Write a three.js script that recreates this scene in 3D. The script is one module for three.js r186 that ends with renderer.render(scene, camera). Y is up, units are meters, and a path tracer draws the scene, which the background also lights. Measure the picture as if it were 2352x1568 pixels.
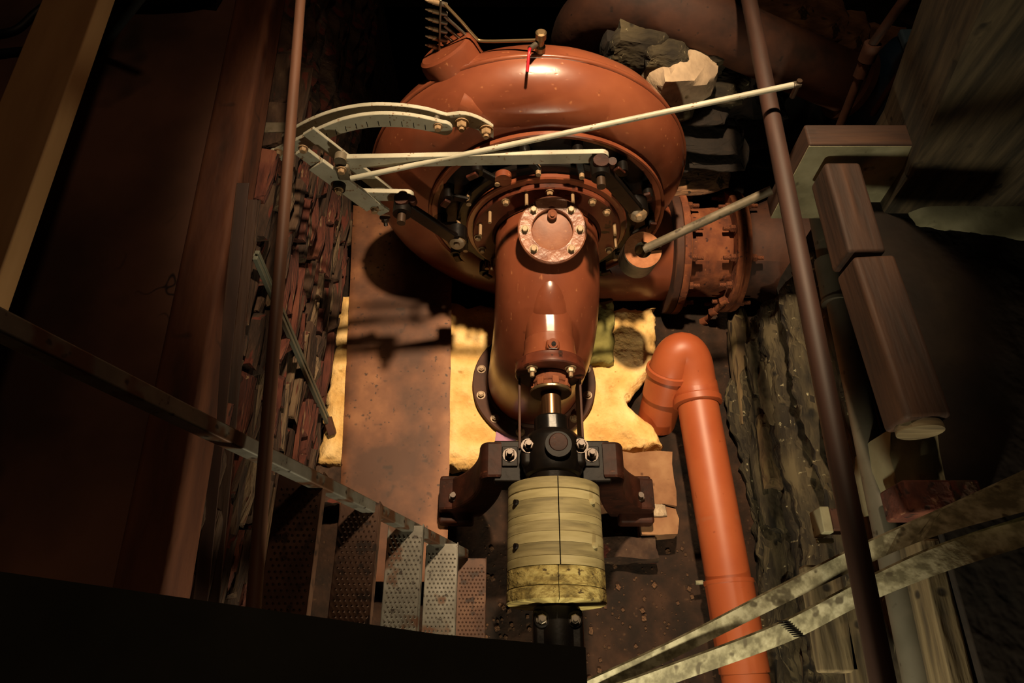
import * as THREE from 'three';
import { RoundedBoxGeometry } from 'three/addons/geometries/RoundedBoxGeometry.js';
import { ConvexGeometry } from 'three/addons/geometries/ConvexGeometry.js';
import { mergeGeometries, mergeVertices, toCreasedNormals } from 'three/addons/utils/BufferGeometryUtils.js';

// ---------- camera, exposure, lights ----------
const scene = new THREE.Scene();
scene.background = new THREE.Color(0x000000);
const V = (x, y, z) => new THREE.Vector3(x, y, z);
const EYE = V(-0.127, 2.73, 1.541), PITCH = THREE.MathUtils.degToRad(62.5), FOCAL = 1600;
const camera = new THREE.PerspectiveCamera(2 * THREE.MathUtils.radToDeg(Math.atan(784 / FOCAL)), 2352 / 1568, 0.05, 40);
camera.position.copy(EYE);
camera.lookAt(EYE.x, EYE.y - Math.sin(PITCH), EYE.z - Math.cos(PITCH));
const renderer = new THREE.WebGLRenderer({ antialias: true });
renderer.toneMapping = THREE.LinearToneMapping;
renderer.toneMappingExposure = 0.82;
renderer.shadowMap.enabled = true;

const LAMP = V(0.12, 3.72, -0.38), AIM = V(0.07, 0.3, 0.22);
const spot = new THREE.SpotLight(new THREE.Color(1, 0.74, 0.46), 86, 0, 0.435, 1, 2);
spot.position.copy(LAMP); spot.target.position.copy(AIM); spot.castShadow = true; spot.shadow.radius = 4;
spot.shadow.mapSize.set(2048, 2048); spot.shadow.camera.near = 0.2; spot.shadow.bias = -0.0005;
scene.add(spot, spot.target);
const spill = new THREE.PointLight(new THREE.Color(1, 0.62, 0.36), 1.6, 0, 2);   // what leaves the same shade sideways
spill.position.set(LAMP.x, LAMP.y - 0.1, LAMP.z + 0.05); spill.castShadow = true; spill.shadow.radius = 5;
scene.add(spill);
const WORK = V(0.25, 1.06, 2.3);
const work = new THREE.PointLight(new THREE.Color(1, 0.86, 0.58), 5.6, 0, 2);   // bulkhead lamp by the platform
work.position.copy(WORK); work.castShadow = true; work.shadow.radius = 3;
scene.add(work);

// ---------- from a pixel of the photograph to a point on a measured plane ----------
const FWD = V(0, -Math.sin(PITCH), -Math.cos(PITCH)), UPV = V(0, Math.cos(PITCH), -Math.sin(PITCH));
const ray = (px, py) => FWD.clone().multiplyScalar(FOCAL).addScaledVector(V(1, 0, 0), px - 1176).addScaledVector(UPV, 784 - py);
const onAxis = (k) => (px, py, c) => { const d = ray(px, py); return EYE.clone().addScaledVector(d, (c - EYE[k]) / d[k]); };
const onX = onAxis('x'), onY = onAxis('y'), onZ = onAxis('z');
const atD = (px, py, depth) => EYE.clone().addScaledVector(ray(px, py), depth / FOCAL);

// ---------- random numbers and noise ----------
let seed = 12345;
const rnd = () => { seed = (seed + 0x6D2B79F5) | 0; let t = Math.imul(seed ^ (seed >>> 15), 1 | seed); t = (t + Math.imul(t ^ (t >>> 7), 61 | t)) ^ t; return ((t ^ (t >>> 14)) >>> 0) / 4294967296; };
const rr = (a, b) => a + (b - a) * rnd();
const hash = (x, y, z) => { let h = Math.imul(x, 374761393) ^ Math.imul(y, 668265263) ^ Math.imul(z, 2147483647 ^ 0x5bd1e995); h = Math.imul(h ^ (h >>> 13), 1274126177); return ((h ^ (h >>> 16)) >>> 0) / 4294967295; };
const sm = (t) => t * t * (3 - 2 * t), lerp = (a, b, t) => a + (b - a) * t, clamp = (v, a = 0, b = 1) => Math.min(b, Math.max(a, v));
function vn2(x, y, px, py, s) {      // periodic value noise
  const xi = Math.floor(x), yi = Math.floor(y), u = sm(x - xi), v = sm(y - yi), m = (a, n) => ((a % n) + n) % n;
  const x0 = m(xi, px), x1 = m(xi + 1, px), y0 = m(yi, py), y1 = m(yi + 1, py);
  return lerp(lerp(hash(x0, y0, s), hash(x1, y0, s), u), lerp(hash(x0, y1, s), hash(x1, y1, s), u), v);
}
function fbm2(u, v, fx, fy, oct, s) { let a = 0, w = 0.5, t = 0; for (let o = 0; o < oct; o++) { a += w * vn2(u * fx, v * fy, fx, fy, s + o * 17); t += w; w *= 0.55; fx *= 2; fy *= 2; } return a / t; }
function vn3(x, y, z, s = 7) {
  const xi = Math.floor(x), yi = Math.floor(y), zi = Math.floor(z), u = sm(x - xi), v = sm(y - yi), w = sm(z - zi);
  const c = (a, b, d) => hash(xi + a + s * 101, yi + b, zi + d);
  return lerp(lerp(lerp(c(0, 0, 0), c(1, 0, 0), u), lerp(c(0, 1, 0), c(1, 1, 0), u), v), lerp(lerp(c(0, 0, 1), c(1, 0, 1), u), lerp(c(0, 1, 1), c(1, 1, 1), u), v), w) - 0.5;
}
const fb3 = (x, y, z, s) => vn3(x, y, z, s) + 0.5 * vn3(x * 2.1, y * 2.1, z * 2.1, s) + 0.25 * vn3(x * 4.3, y * 4.3, z * 4.3, s);

// ---------- materials: colour, grain and relief computed per surface ----------
const lin = (h) => new THREE.Color(h);
function dataTex(size, fill, srgb, metres) {
  const a = new Uint8Array(size * size * 4);
  for (let j = 0; j < size; j++) for (let i = 0; i < size; i++) { const c = fill(i / size, j / size), k = 4 * (j * size + i); a[k] = clamp(c[0], 0, 255); a[k + 1] = clamp(c[1], 0, 255); a[k + 2] = clamp(c[2], 0, 255); a[k + 3] = 255; }
  const t = new THREE.DataTexture(a, size, size); t.wrapS = t.wrapT = THREE.RepeatWrapping; t.magFilter = THREE.LinearFilter; t.minFilter = THREE.LinearMipmapLinearFilter; t.generateMipmaps = true;
  if (srgb) t.colorSpace = THREE.SRGBColorSpace;
  t.repeat.set(1 / metres, 1 / metres); t.needsUpdate = true; return t;
}
let tseed = 1;
// cols: hex ramp from low to high noise; f: lattice frequency [u, v]; spots: [amount, hex, frequency]
function surf({ cols, f = [6, 6], oct = 5, gain = 1.6, spots = [], metres = 0.6, rough = 0.7, metal = 0, bump = 0.002, size = 384, coat = 0, cracks, extra = {} }) {
  const s = (tseed += 31), ramp = cols.map((h) => { const c = new THREE.Color(h).convertLinearToSRGB(); return [c.r * 255, c.g * 255, c.b * 255]; });
  const sp = spots.map(([a, h, q]) => { const c = new THREE.Color(h).convertLinearToSRGB(); return [a, [c.r * 255, c.g * 255, c.b * 255], q]; });
  const height = (u, v) => clamp((fbm2(u, v, f[0], f[1], oct, s) - 0.5) * gain + 0.5);
  const mask = (u, v, k) => clamp((fbm2(u, v, sp[k][2], sp[k][2], 3, s + 900 + k * 7) - (1 - sp[k][0])) * 9);
  const map = dataTex(size, (u, v) => {
    const h = height(u, v) * (ramp.length - 1), i = Math.min(ramp.length - 2, Math.floor(h)), t = h - i; let c = ramp[i].map((a, k) => lerp(a, ramp[i + 1][k], t));
    for (let k = 0; k < sp.length; k++) { const m = mask(u, v, k); c = c.map((a, q) => lerp(a, sp[k][1][q], m)); }
    if (cracks) { const k = 1 - clamp(Math.abs(fbm2(u, v, cracks, cracks, 5, s + 555) - 0.5) / 0.006), on = clamp((fbm2(u, v, 3, 3, 2, s + 77) - 0.5) * 12); c = c.map((a) => a * (1 - 0.75 * k * on)); }
    return c;
  }, true, metres);
  const rel = !bump ? null : dataTex(size, (u, v) => { let h = height(u, v) * 200; for (let k = 0; k < sp.length; k++) h -= 40 * mask(u, v, k); return [h + 45, h + 45, h + 45]; }, false, metres);
  const m = new THREE.MeshPhysicalMaterial({ map, bumpMap: rel, bumpScale: bump, roughness: rough, metalness: metal, clearcoat: coat, clearcoatRoughness: 0.25, ...extra });
  return m;
}
const plain = (hex, rough = 0.5, metal = 0, extra = {}) => new THREE.MeshPhysicalMaterial({ color: lin(hex), roughness: rough, metalness: metal, ...extra });
const M = {
  casing: surf({ cols: [0x582c1c, 0x723c27, 0x834a30], f: [5, 5], gain: 1.2, spots: [[0.2, 0x5a3020, 30], [0.22, 0x98603e, 60]], metres: 0.8, rough: 0.3, bump: 0.0022, coat: 0.25 }),
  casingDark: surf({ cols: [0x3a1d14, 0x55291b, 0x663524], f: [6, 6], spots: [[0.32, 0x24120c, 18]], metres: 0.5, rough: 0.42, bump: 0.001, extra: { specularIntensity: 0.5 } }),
  blister: surf({ cols: [0x70422f, 0x84523c, 0x94634a], f: [12, 12], gain: 1.6, spots: [[0.22, 0xa8785c, 40]], metres: 0.35, rough: 0.42, bump: 0.0028 }),
  disc: surf({ cols: [0x6c3e28, 0x7e4a30, 0x8c583a], f: [6, 6], spots: [[0.22, 0x9a6a48, 20]], metres: 0.3, rough: 0.55, bump: 0.0012, size: 256 }),
  castIron: surf({ cols: [0x21100a, 0x32180f, 0x402015], f: [8, 8], spots: [[0.25, 0x4e2a1c, 30]], metres: 0.4, rough: 0.6, bump: 0.002, size: 256, extra: { specularIntensity: 0.45 } }),
  shaft: surf({ cols: [0x5a3e2a, 0x6e4e36, 0x805e42], f: [2, 40], metres: 0.15, rough: 0.3, metal: 0.8, bump: 0, size: 256 }),
  rust: surf({ cols: [0x4e2716, 0x723c20, 0x8a502e], f: [9, 9], gain: 1.7, spots: [[0.28, 0x3a1a10, 24], [0.2, 0x9a6238, 40]], metres: 0.5, rough: 0.85, bump: 0.003 }),
  rustDark: surf({ cols: [0x2a170f, 0x422518, 0x53301e], f: [7, 7], spots: [[0.2, 0x22120c, 30]], metres: 0.6, rough: 0.75, bump: 0.002 }),
  sheet: surf({ cols: [0x4e2e1b, 0x6e442a, 0x8e5e3c], f: [4, 4], oct: 6, gain: 2.3, spots: [[0.22, 0x3a2416, 14], [0.26, 0x42291a, 44]], metres: 0.7, rough: 0.6, metal: 0.1, bump: 0.001 }),
  black: surf({ cols: [0x090706, 0x0f0c0a, 0x18120e], f: [8, 8], metres: 0.4, rough: 0.34, bump: 0.001, extra: { specularIntensity: 0.6 } }),
  blackDull: surf({ cols: [0x0a0706, 0x120c09, 0x1a120d], f: [8, 8], metres: 0.4, rough: 0.55, bump: 0.0015, extra: { specularIntensity: 0.4 } }),
  greyPaint: surf({ cols: [0x8a8676, 0x9c9886, 0xa8a494], f: [5, 5], spots: [[0.27, 0x6a4c34, 30]], metres: 0.3, rough: 0.5, bump: 0.0006, size: 256 }),
  steel: surf({ cols: [0x5c5448, 0x7a7064, 0x968c7c], f: [4, 24], metres: 0.2, rough: 0.35, metal: 0.75, bump: 0, size: 256 }),
  bolt: plain(0x8e7456, 0.42, 0.15), boltDark: plain(0x3c2c20, 0.4, 0.3), brass: plain(0x8e7656, 0.36, 0.8),
  galv: surf({ cols: [0x5a564e, 0x706c62, 0x86827a], f: [6, 6], spots: [[0.42, 0x553826, 6], [0.3, 0x2e2620, 20]], metres: 0.35, rough: 0.5, metal: 0.35, bump: 0.0005 }),
  galvRust: surf({ cols: [0x4a3224, 0x5e4030, 0x70523e], f: [6, 6], spots: [[0.36, 0x33221a, 12]], metres: 0.35, rough: 0.6, metal: 0.2, bump: 0.0005 }),
  alu: surf({ cols: [0x5a5c50, 0x6c6e60, 0x7c7c6e], f: [3, 30], spots: [[0.24, 0x3c382e, 14]], metres: 0.5, rough: 0.5, metal: 0.35, bump: 0, size: 256 }),
  drum: surf({ cols: [0x6e6444, 0x8c8058, 0xa2966c], f: [3, 26], gain: 1.7, spots: [[0.16, 0x5e5638, 14]], metres: 0.35, rough: 0.75, bump: 0.0012 }),
  drumPale: surf({ cols: [0x847850, 0xa09468, 0xb4a880], f: [3, 20], gain: 1.3, spots: [[0.14, 0x6e6444, 14]], metres: 0.35, rough: 0.75, bump: 0.001 }),
  drumEnd: surf({ cols: [0x6a5c30, 0x9c8a4e, 0xb8a868], f: [10, 16], gain: 2.4, spots: [[0.3, 0x4a3c20, 26]], metres: 0.3, rough: 0.85, bump: 0.005 }),
  wool: surf({ cols: [0xd8a860, 0xf0c47c, 0xfad494], f: [7, 7], oct: 6, gain: 1.9, spots: [[0.22, 0xb08848, 18]], metres: 0.5, rough: 1, bump: 0.014 }),
  woolDull: surf({ cols: [0x6e6634, 0x8c8448, 0xa09858], f: [6, 6], oct: 5, gain: 1.8, spots: [[0.28, 0x4e4826, 10]], metres: 0.4, rough: 1, bump: 0.008 }),
  plum: plain(0xb0809a, 0.9),
  orange: surf({ cols: [0x9a4827, 0xa5522d, 0xae5d36], f: [3, 3], gain: 1.1, spots: [[0.2, 0x8a4222, 30], [0.26, 0xa06448, 5]], metres: 0.5, rough: 0.45, bump: 0.0003 }),
  greyPvc: surf({ cols: [0x4e4a40, 0x5c584c, 0x666256], f: [4, 4], spots: [[0.25, 0x3a362c, 20]], metres: 0.5, rough: 0.55, bump: 0, size: 256 }),
  rail: surf({ cols: [0x2c1a13, 0x372118, 0x412920], f: [3, 20], metres: 0.5, rough: 0.62, bump: 0, size: 256 }),
  railBrown: surf({ cols: [0x543626, 0x644231, 0x72503c], f: [3, 20], metres: 0.5, rough: 0.6, bump: 0, size: 256 }),
  belt: surf({ cols: [0x6a644c, 0x8e886c, 0xaea88c], f: [18, 18], oct: 5, gain: 2.6, spots: [[0.3, 0x544c38, 14]], metres: 0.4, rough: 0.8, bump: 0.001 }),
  oak: surf({ cols: [0x22140c, 0x341f13, 0x442b1b], f: [3, 28], oct: 5, gain: 1.6, spots: [[0.24, 0x2a180e, 8]], metres: 0.7, rough: 0.75, bump: 0.003 }),
  kerb: surf({ cols: [0x361c11, 0x502a19, 0x623822], f: [3, 14], oct: 5, gain: 1.8, spots: [[0.17, 0x3a1e10, 10]], metres: 0.8, rough: 0.8, bump: 0.005 }),
  pine: surf({ cols: [0x957048, 0xa88258, 0xb89268], f: [2, 14], oct: 4, gain: 1.2, spots: [[0.2, 0x4a301c, 5]], metres: 0.9, rough: 0.6, bump: 0.001 }),
  oldWood: surf({ cols: [0x4a4030, 0x6c5e44, 0x84765a], f: [3, 30], oct: 5, gain: 1.8, spots: [[0.22, 0x2c241a, 8]], metres: 0.6, rough: 0.85, bump: 0.004 }),
  slab: surf({ cols: [0x2a241a, 0x443a2a, 0x564a36], f: [4, 34], oct: 5, gain: 1.9, spots: [[0.26, 0x241e14, 14]], metres: 0.7, rough: 0.9, bump: 0.004 }),
  lime: surf({ cols: [0x6c6850, 0x8c886c, 0xa09c80], f: [6, 6], gain: 1.4, spots: [[0.26, 0x4c4636, 12]], metres: 0.5, rough: 0.9, bump: 0.003 }),
  concrete: surf({ cols: [0x422c24, 0x5c4035, 0x704e40], f: [3, 3], oct: 6, gain: 2.6, spots: [[0.3, 0x30241e, 6]], cracks: 3, metres: 1.4, rough: 0.9, bump: 0.003, size: 512 }),
  dirt: surf({ cols: [0x1c120b, 0x2c1c12, 0x3c271a], f: [10, 10], oct: 5, gain: 2, spots: [[0.24, 0x4e3826, 40]], metres: 0.7, rough: 1, bump: 0.012 }),
  mudShade: surf({ cols: [0x140e09, 0x1e150e, 0x281e14], f: [6, 6], oct: 5, gain: 1.8, metres: 0.9, rough: 1, bump: 0.012 }),  // earth kept near-black to stand for the dark of unlit depths
  brickA: surf({ cols: [0x3e1e16, 0x582c20, 0x6c3e2c], f: [6, 6], gain: 1.9, spots: [[0.3, 0x8a7052, 9], [0.28, 0x2a1610, 12]], metres: 0.3, rough: 0.95, bump: 0.008, size: 256 }),
  brickB: surf({ cols: [0x4a3a2a, 0x685440, 0x80694e], f: [6, 6], gain: 2, spots: [[0.32, 0x4e281c, 8], [0.25, 0x20150e, 12]], metres: 0.3, rough: 0.95, bump: 0.008, size: 256 }),
  brickC: surf({ cols: [0x2a1c14, 0x402c20, 0x544030], f: [6, 6], gain: 2, spots: [[0.34, 0x5c2a1e, 7], [0.24, 0x7c6448, 14]], metres: 0.3, rough: 0.95, bump: 0.008, size: 256 }),
  mortar: surf({ cols: [0x2c1e14, 0x42301f, 0x54402c], f: [12, 12], gain: 2, metres: 0.5, rough: 1, bump: 0.01, size: 256 }),
  stoneA: surf({ cols: [0x342c1e, 0x504632, 0x665c44], f: [4, 12], oct: 5, gain: 2, spots: [[0.25, 0x8c8468, 14], [0.28, 0x1e1810, 10]], metres: 0.5, rough: 0.95, bump: 0.01 }),
  stoneB: surf({ cols: [0x3e3020, 0x5c4a32, 0x70603f], f: [4, 14], oct: 5, gain: 2, spots: [[0.3, 0x2a1e12, 12]], metres: 0.5, rough: 0.95, bump: 0.01, size: 256 }),
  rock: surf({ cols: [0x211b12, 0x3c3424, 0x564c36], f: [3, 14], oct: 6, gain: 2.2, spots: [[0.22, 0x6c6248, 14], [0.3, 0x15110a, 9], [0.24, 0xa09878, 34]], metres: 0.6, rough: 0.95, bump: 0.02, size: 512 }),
  rockShaded: surf({ cols: [0x0e0a07, 0x19120c, 0x261b12], f: [6, 10], gain: 2, metres: 0.5, rough: 0.9, bump: 0.01, size: 256 }),  // rock colour lowered to stand in for shade on the rear bank
  footing: surf({ cols: [0x6a4830, 0x8a6244, 0x9c7654], f: [6, 6], oct: 5, gain: 1.7, spots: [[0.22, 0x4a3020, 12]], metres: 0.5, rough: 0.95, bump: 0.006, size: 256 }),
  stonePale: surf({ cols: [0x94806a, 0xb49c80, 0xc8b498], f: [5, 5], gain: 1.8, spots: [[0.26, 0x6e5a3c, 10]], metres: 0.3, rough: 0.9, bump: 0.006, size: 256 }),
  slate: surf({ cols: [0x4c3424, 0x6c4c34, 0x8a6648], f: [5, 16], gain: 1.8, spots: [[0.25, 0x2a1c12, 12]], metres: 0.3, rough: 0.9, bump: 0.006, size: 256 }),
  weight: surf({ cols: [0x4e4638, 0x645a48, 0x74695a], f: [8, 8], spots: [[0.3, 0x3a3024, 12]], metres: 0.3, rough: 0.6, metal: 0.2, bump: 0.001, size: 256 }),
  weightTop: surf({ cols: [0x855030, 0x985f3a, 0xa86e48], f: [9, 9], metres: 0.2, rough: 0.8, bump: 0.002, size: 256 }),
  blue: plain(0x1e3a56, 0.5), bluePale: plain(0x5c7c94, 0.5), red: plain(0xb01c28, 0.4),
  plate: surf({ cols: [0x2c2f2a, 0x363933, 0x40433c], f: [5, 5], spots: [[0.2, 0x2c2c26, 20]], metres: 0.6, rough: 0.7, metal: 0.2, bump: 0.0006 }),
  enamel: plain(0x2c3a30, 0.4, 0), inner: plain(0xe8e2d4, 0.5), cable: plain(0x0c0c0c, 0.6), clear: plain(0x000000, 1),
};
M.bulb = new THREE.MeshStandardMaterial({ color: 0x201408, emissive: new THREE.Color(1, 0.66, 0.36), emissiveIntensity: 6 });
M.bulbCool = new THREE.MeshStandardMaterial({ color: 0x201408, emissive: new THREE.Color(1, 0.82, 0.54), emissiveIntensity: 4 });

// ---------- things, parts ----------
const taken = {};
const numbered = (n) => { const k = (taken[n] = (taken[n] ?? -1) + 1); return k ? `${n}_${String(k).padStart(3, '0')}` : n; };
function thing(name, label, category, at = [0, 0, 0], group) {
  const o = new THREE.Group(); o.name = numbered(name); o.position.set(...(at.isVector3 ? at.toArray() : at)); o.userData = { label, category }; if (group) o.userData.group = group; scene.add(o); return o;
}
function struct(name, geo, mat) { const o = geo ? new THREE.Mesh(geo, mat) : new THREE.Group(); o.name = name; o.userData.kind = 'structure'; shade(o); scene.add(o); return o; }
const shade = (o) => { if (o.isMesh) { o.castShadow = o.receiveShadow = true; } return o; };
const rootPos = (p) => { const v = V(0, 0, 0); for (let q = p; q && q !== scene; q = q.parent) v.add(q.position); return v; };
// part: geometry given in world metres, hung under its thing (or under another part that has no transform of its own)
function part(parent, name, geo, mat, label) {
  const p = rootPos(parent); geo.translate(-p.x, -p.y, -p.z);
  const m = shade(new THREE.Mesh(geo, mat)); m.name = name; if (label) m.userData.label = label; parent.add(m); return m;
}
const YAX = V(0, 1, 0);
// put: a shared geometry whose +y points along dir, at a world place
function put(parent, name, geo, mat, at, dir = YAX, scale, label, spin = 0) {
  const m = shade(new THREE.Mesh(geo, mat)); m.name = name; m.position.copy(at).sub(rootPos(parent));
  m.quaternion.setFromUnitVectors(YAX, dir.clone().normalize()); if (spin) m.rotateY(spin);
  if (scale) m.scale.set(...scale); if (label) m.userData.label = label; parent.add(m); return m;
}
// texture coordinates in metres by the side a face looks to; grain: the axis u runs along
function boxUV(g, grain) {
  if (g.index) g = g.toNonIndexed();
  const p = g.attributes.position, uv = new Float32Array(p.count * 2), a = V(), b = V(), c = V(), ax = ['x', 'y', 'z'];
  for (let i = 0; i < p.count; i += 3) {
    a.fromBufferAttribute(p, i); b.fromBufferAttribute(p, i + 1); c.fromBufferAttribute(p, i + 2);
    const n = b.clone().sub(a).cross(c.clone().sub(a)), w = [Math.abs(n.x), Math.abs(n.y), Math.abs(n.z)], k = w.indexOf(Math.max(...w));
    let two = ax.filter((_, q) => q !== k); if (grain && two[1] === grain) two.reverse();
    [a, b, c].forEach((v, q) => { uv[2 * (i + q)] = v[two[0]]; uv[2 * (i + q) + 1] = v[two[1]]; });
  }
  g.setAttribute('uv', new THREE.BufferAttribute(uv, 2)); return g;
}
const smooth = (g, ang = 0.6) => toCreasedNormals(g, ang);
const box = (x0, x1, y0, y1, z0, z1, r = 0.004, grain) => { const w = x1 - x0, h = y1 - y0, d = z1 - z0, g = new RoundedBoxGeometry(w, h, d, 2, Math.min(r, w / 2.1, h / 2.1, d / 2.1)); g.translate((x0 + x1) / 2, (y0 + y1) / 2, (z0 + z1) / 2); return boxUV(g, grain); };
// a box between two points: width across, height along up
function beam(a, b, w, h, up = YAX, r = 0.004, grainLen = true) {
  const L = a.distanceTo(b), g = boxUV(new RoundedBoxGeometry(L, h, w, 2, Math.min(r, w / 2.1, h / 2.1)), 'x');
  const ux = b.clone().sub(a).normalize(), uz = ux.clone().cross(up).normalize(), uy = uz.clone().cross(ux);
  g.applyMatrix4(new THREE.Matrix4().makeBasis(ux, uy, uz).setPosition(a.clone().add(b).multiplyScalar(0.5))); return g;
}
const cylUV = (g, r, len) => { const u = g.attributes.uv; for (let i = 0; i < u.count; i++) u.setXY(i, u.getY(i) * len, u.getX(i) * 2 * Math.PI * r); return g; };
function rod(a, b, r, seg = 20, r2 = r) {
  const L = a.distanceTo(b), g = cylUV(new THREE.CylinderGeometry(r2, r, L, seg), r, L);
  g.applyQuaternion(new THREE.Quaternion().setFromUnitVectors(YAX, b.clone().sub(a).normalize())); const m = a.clone().add(b).multiplyScalar(0.5); g.translate(m.x, m.y, m.z); return g;
}
// lathe of [radius, height] pairs, its axis from a along dir
function lathe(prof, a, dir = YAX, seg = 48, crease = 0.5) {
  let g = new THREE.LatheGeometry(prof.map(([x, y]) => new THREE.Vector2(Math.max(x, 1e-4), y)), seg);
  g = boxUV(g); g = toCreasedNormals(g, crease);
  g.applyQuaternion(new THREE.Quaternion().setFromUnitVectors(YAX, dir.clone().normalize())); g.translate(a.x, a.y, a.z); return g;
}
const tube = (pts, r, seg = 64, rad = 14, tension = 0.5) => { const c = new THREE.CatmullRomCurve3(pts, false, 'catmullrom', tension), g = new THREE.TubeGeometry(c, seg, r, rad, false); return cylUV2(g, r, c.getLength()); };
const cylUV2 = (g, r, L) => { const u = g.attributes.uv; for (let i = 0; i < u.count; i++) u.setXY(i, u.getX(i) * L, u.getY(i) * 2 * Math.PI * r); return g; };
// a flat bar standing in a plane of constant z: upper edge points, height, thickness
function flatBar(top, z0, z1, h, round = 0) {
  const s = new THREE.Shape(), n = top.length;
  s.moveTo(top[0].x, top[0].y); for (let i = 1; i < n; i++) s.lineTo(top[i].x, top[i].y);
  if (round) s.absarc(top[n - 1].x, top[n - 1].y - h / 2, h / 2, Math.PI / 2, -Math.PI / 2, true);
  for (let i = n - 1; i >= 0; i--) s.lineTo(top[i].x, top[i].y - h);
  if (round) s.absarc(top[0].x, top[0].y - h / 2, h / 2, -Math.PI / 2, Math.PI / 2, true);
  const g = new THREE.ExtrudeGeometry(s, { depth: z1 - z0 - 0.003, bevelEnabled: true, bevelSize: 0.0015, bevelThickness: 0.0015, bevelSegments: 1, curveSegments: 10 });
  g.translate(0, 0, z0 + 0.0015); return boxUV(g);
}
const dense = (pts, n = 40) => new THREE.CatmullRomCurve3(pts).getSpacedPoints(n);
function plateXY(shape, z0, z1, bev = 0.003) { const g = new THREE.ExtrudeGeometry(shape, { depth: z1 - z0 - 2 * bev, bevelEnabled: true, bevelSize: bev, bevelThickness: bev, bevelSegments: 2, curveSegments: 24 }); g.translate(0, 0, z0 + bev); return boxUV(g); }
const both = (...g) => mergeGeometries(g.map((q) => { const n = q.index ? q.toNonIndexed() : q; for (const k of Object.keys(n.attributes)) if (!['position', 'normal', 'uv'].includes(k)) n.deleteAttribute(k); return n; }));
// bolts: hexagon head with washer and stub of thread
const boltGeo = (r, h, stub = 0) => {
  const parts = [new THREE.CylinderGeometry(r * 1.35, r * 1.35, h * 0.25, 16).translate(0, h * 0.125, 0), new THREE.CylinderGeometry(r * 0.97, r, h, 6).translate(0, h * 0.7, 0), new THREE.CylinderGeometry(r * 0.8, r * 0.97, h * 0.12, 6).translate(0, h * 1.26, 0)];
  if (stub) parts.push(new THREE.CylinderGeometry(r * 0.5, r * 0.52, stub, 10).translate(0, h * 1.2 + stub / 2, 0));
  return toCreasedNormals(both(...parts), 0.5);
};
const BOLT = boltGeo(0.011, 0.012), BOLTBIG = boltGeo(0.017, 0.018, 0.012), NUT = boltGeo(0.014, 0.014, 0.016), STUD = toCreasedNormals(both(new THREE.CylinderGeometry(0.006, 0.006, 0.05, 10).translate(0, 0.025, 0)), 0.5);
// irregular block of unit size, six kinds
const ROCKS = []; 
for (let k = 0; k < 7; k++) {
  let g = new THREE.BoxGeometry(1, 1, 1, 3, 2, 2); g.deleteAttribute('uv'); g.deleteAttribute('normal'); g = mergeVertices(g, 1e-4); const p = g.attributes.position;
  for (let i = 0; i < p.count; i++) { const x = p.getX(i), y = p.getY(i), z = p.getZ(i), s = 1 - 0.13 * (Math.abs(2 * x) ** 4 + Math.abs(2 * y) ** 4 + Math.abs(2 * z) ** 4 - 1) / 2; p.setXYZ(i, x * s + 0.13 * fb3(x * 2, y * 2, z * 2, k * 3 + 1), y * s + 0.2 * fb3(x * 2, y * 2, z * 2, k * 3 + 2), z * s + 0.16 * fb3(x * 2, y * 2, z * 2, k * 3 + 3)); }
  g = boxUV(g); g = toCreasedNormals(g, 0.9); const u = g.attributes.uv; for (let i = 0; i < u.count; i++) u.setXY(i, u.getX(i) * 0.25 + k * 0.3, u.getY(i) * 0.12 + k * 0.17); ROCKS.push(g);
}
const ROUGH = [];
for (let k = 0; k < 5; k++) {
  let g = new THREE.BoxGeometry(1, 1, 1, 8, 6, 6); g.deleteAttribute('uv'); g.deleteAttribute('normal'); g = mergeVertices(g, 1e-4); const p = g.attributes.position;
  for (let i = 0; i < p.count; i++) { const v = V(p.getX(i), p.getY(i), p.getZ(i)), L = v.length(), b = Math.max(Math.abs(v.x), Math.abs(v.y), Math.abs(v.z)); v.multiplyScalar(lerp(1, b / L, 0.6)); const n = 1 + 0.34 * fb3(v.x * 2.3, v.y * 2.3, v.z * 2.3, k * 5 + 40) + 0.13 * fb3(v.x * 7, v.y * 7, v.z * 7, k * 5 + 41); p.setXYZ(i, v.x * n, v.y * n, v.z * n); }
  g = boxUV(g); g = toCreasedNormals(g, 0.7); const u = g.attributes.uv; for (let i = 0; i < u.count; i++) u.setXY(i, u.getX(i) * 0.25 + k * 0.3, u.getY(i) * 0.12 + k * 0.17); ROUGH.push(g);
}
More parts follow.
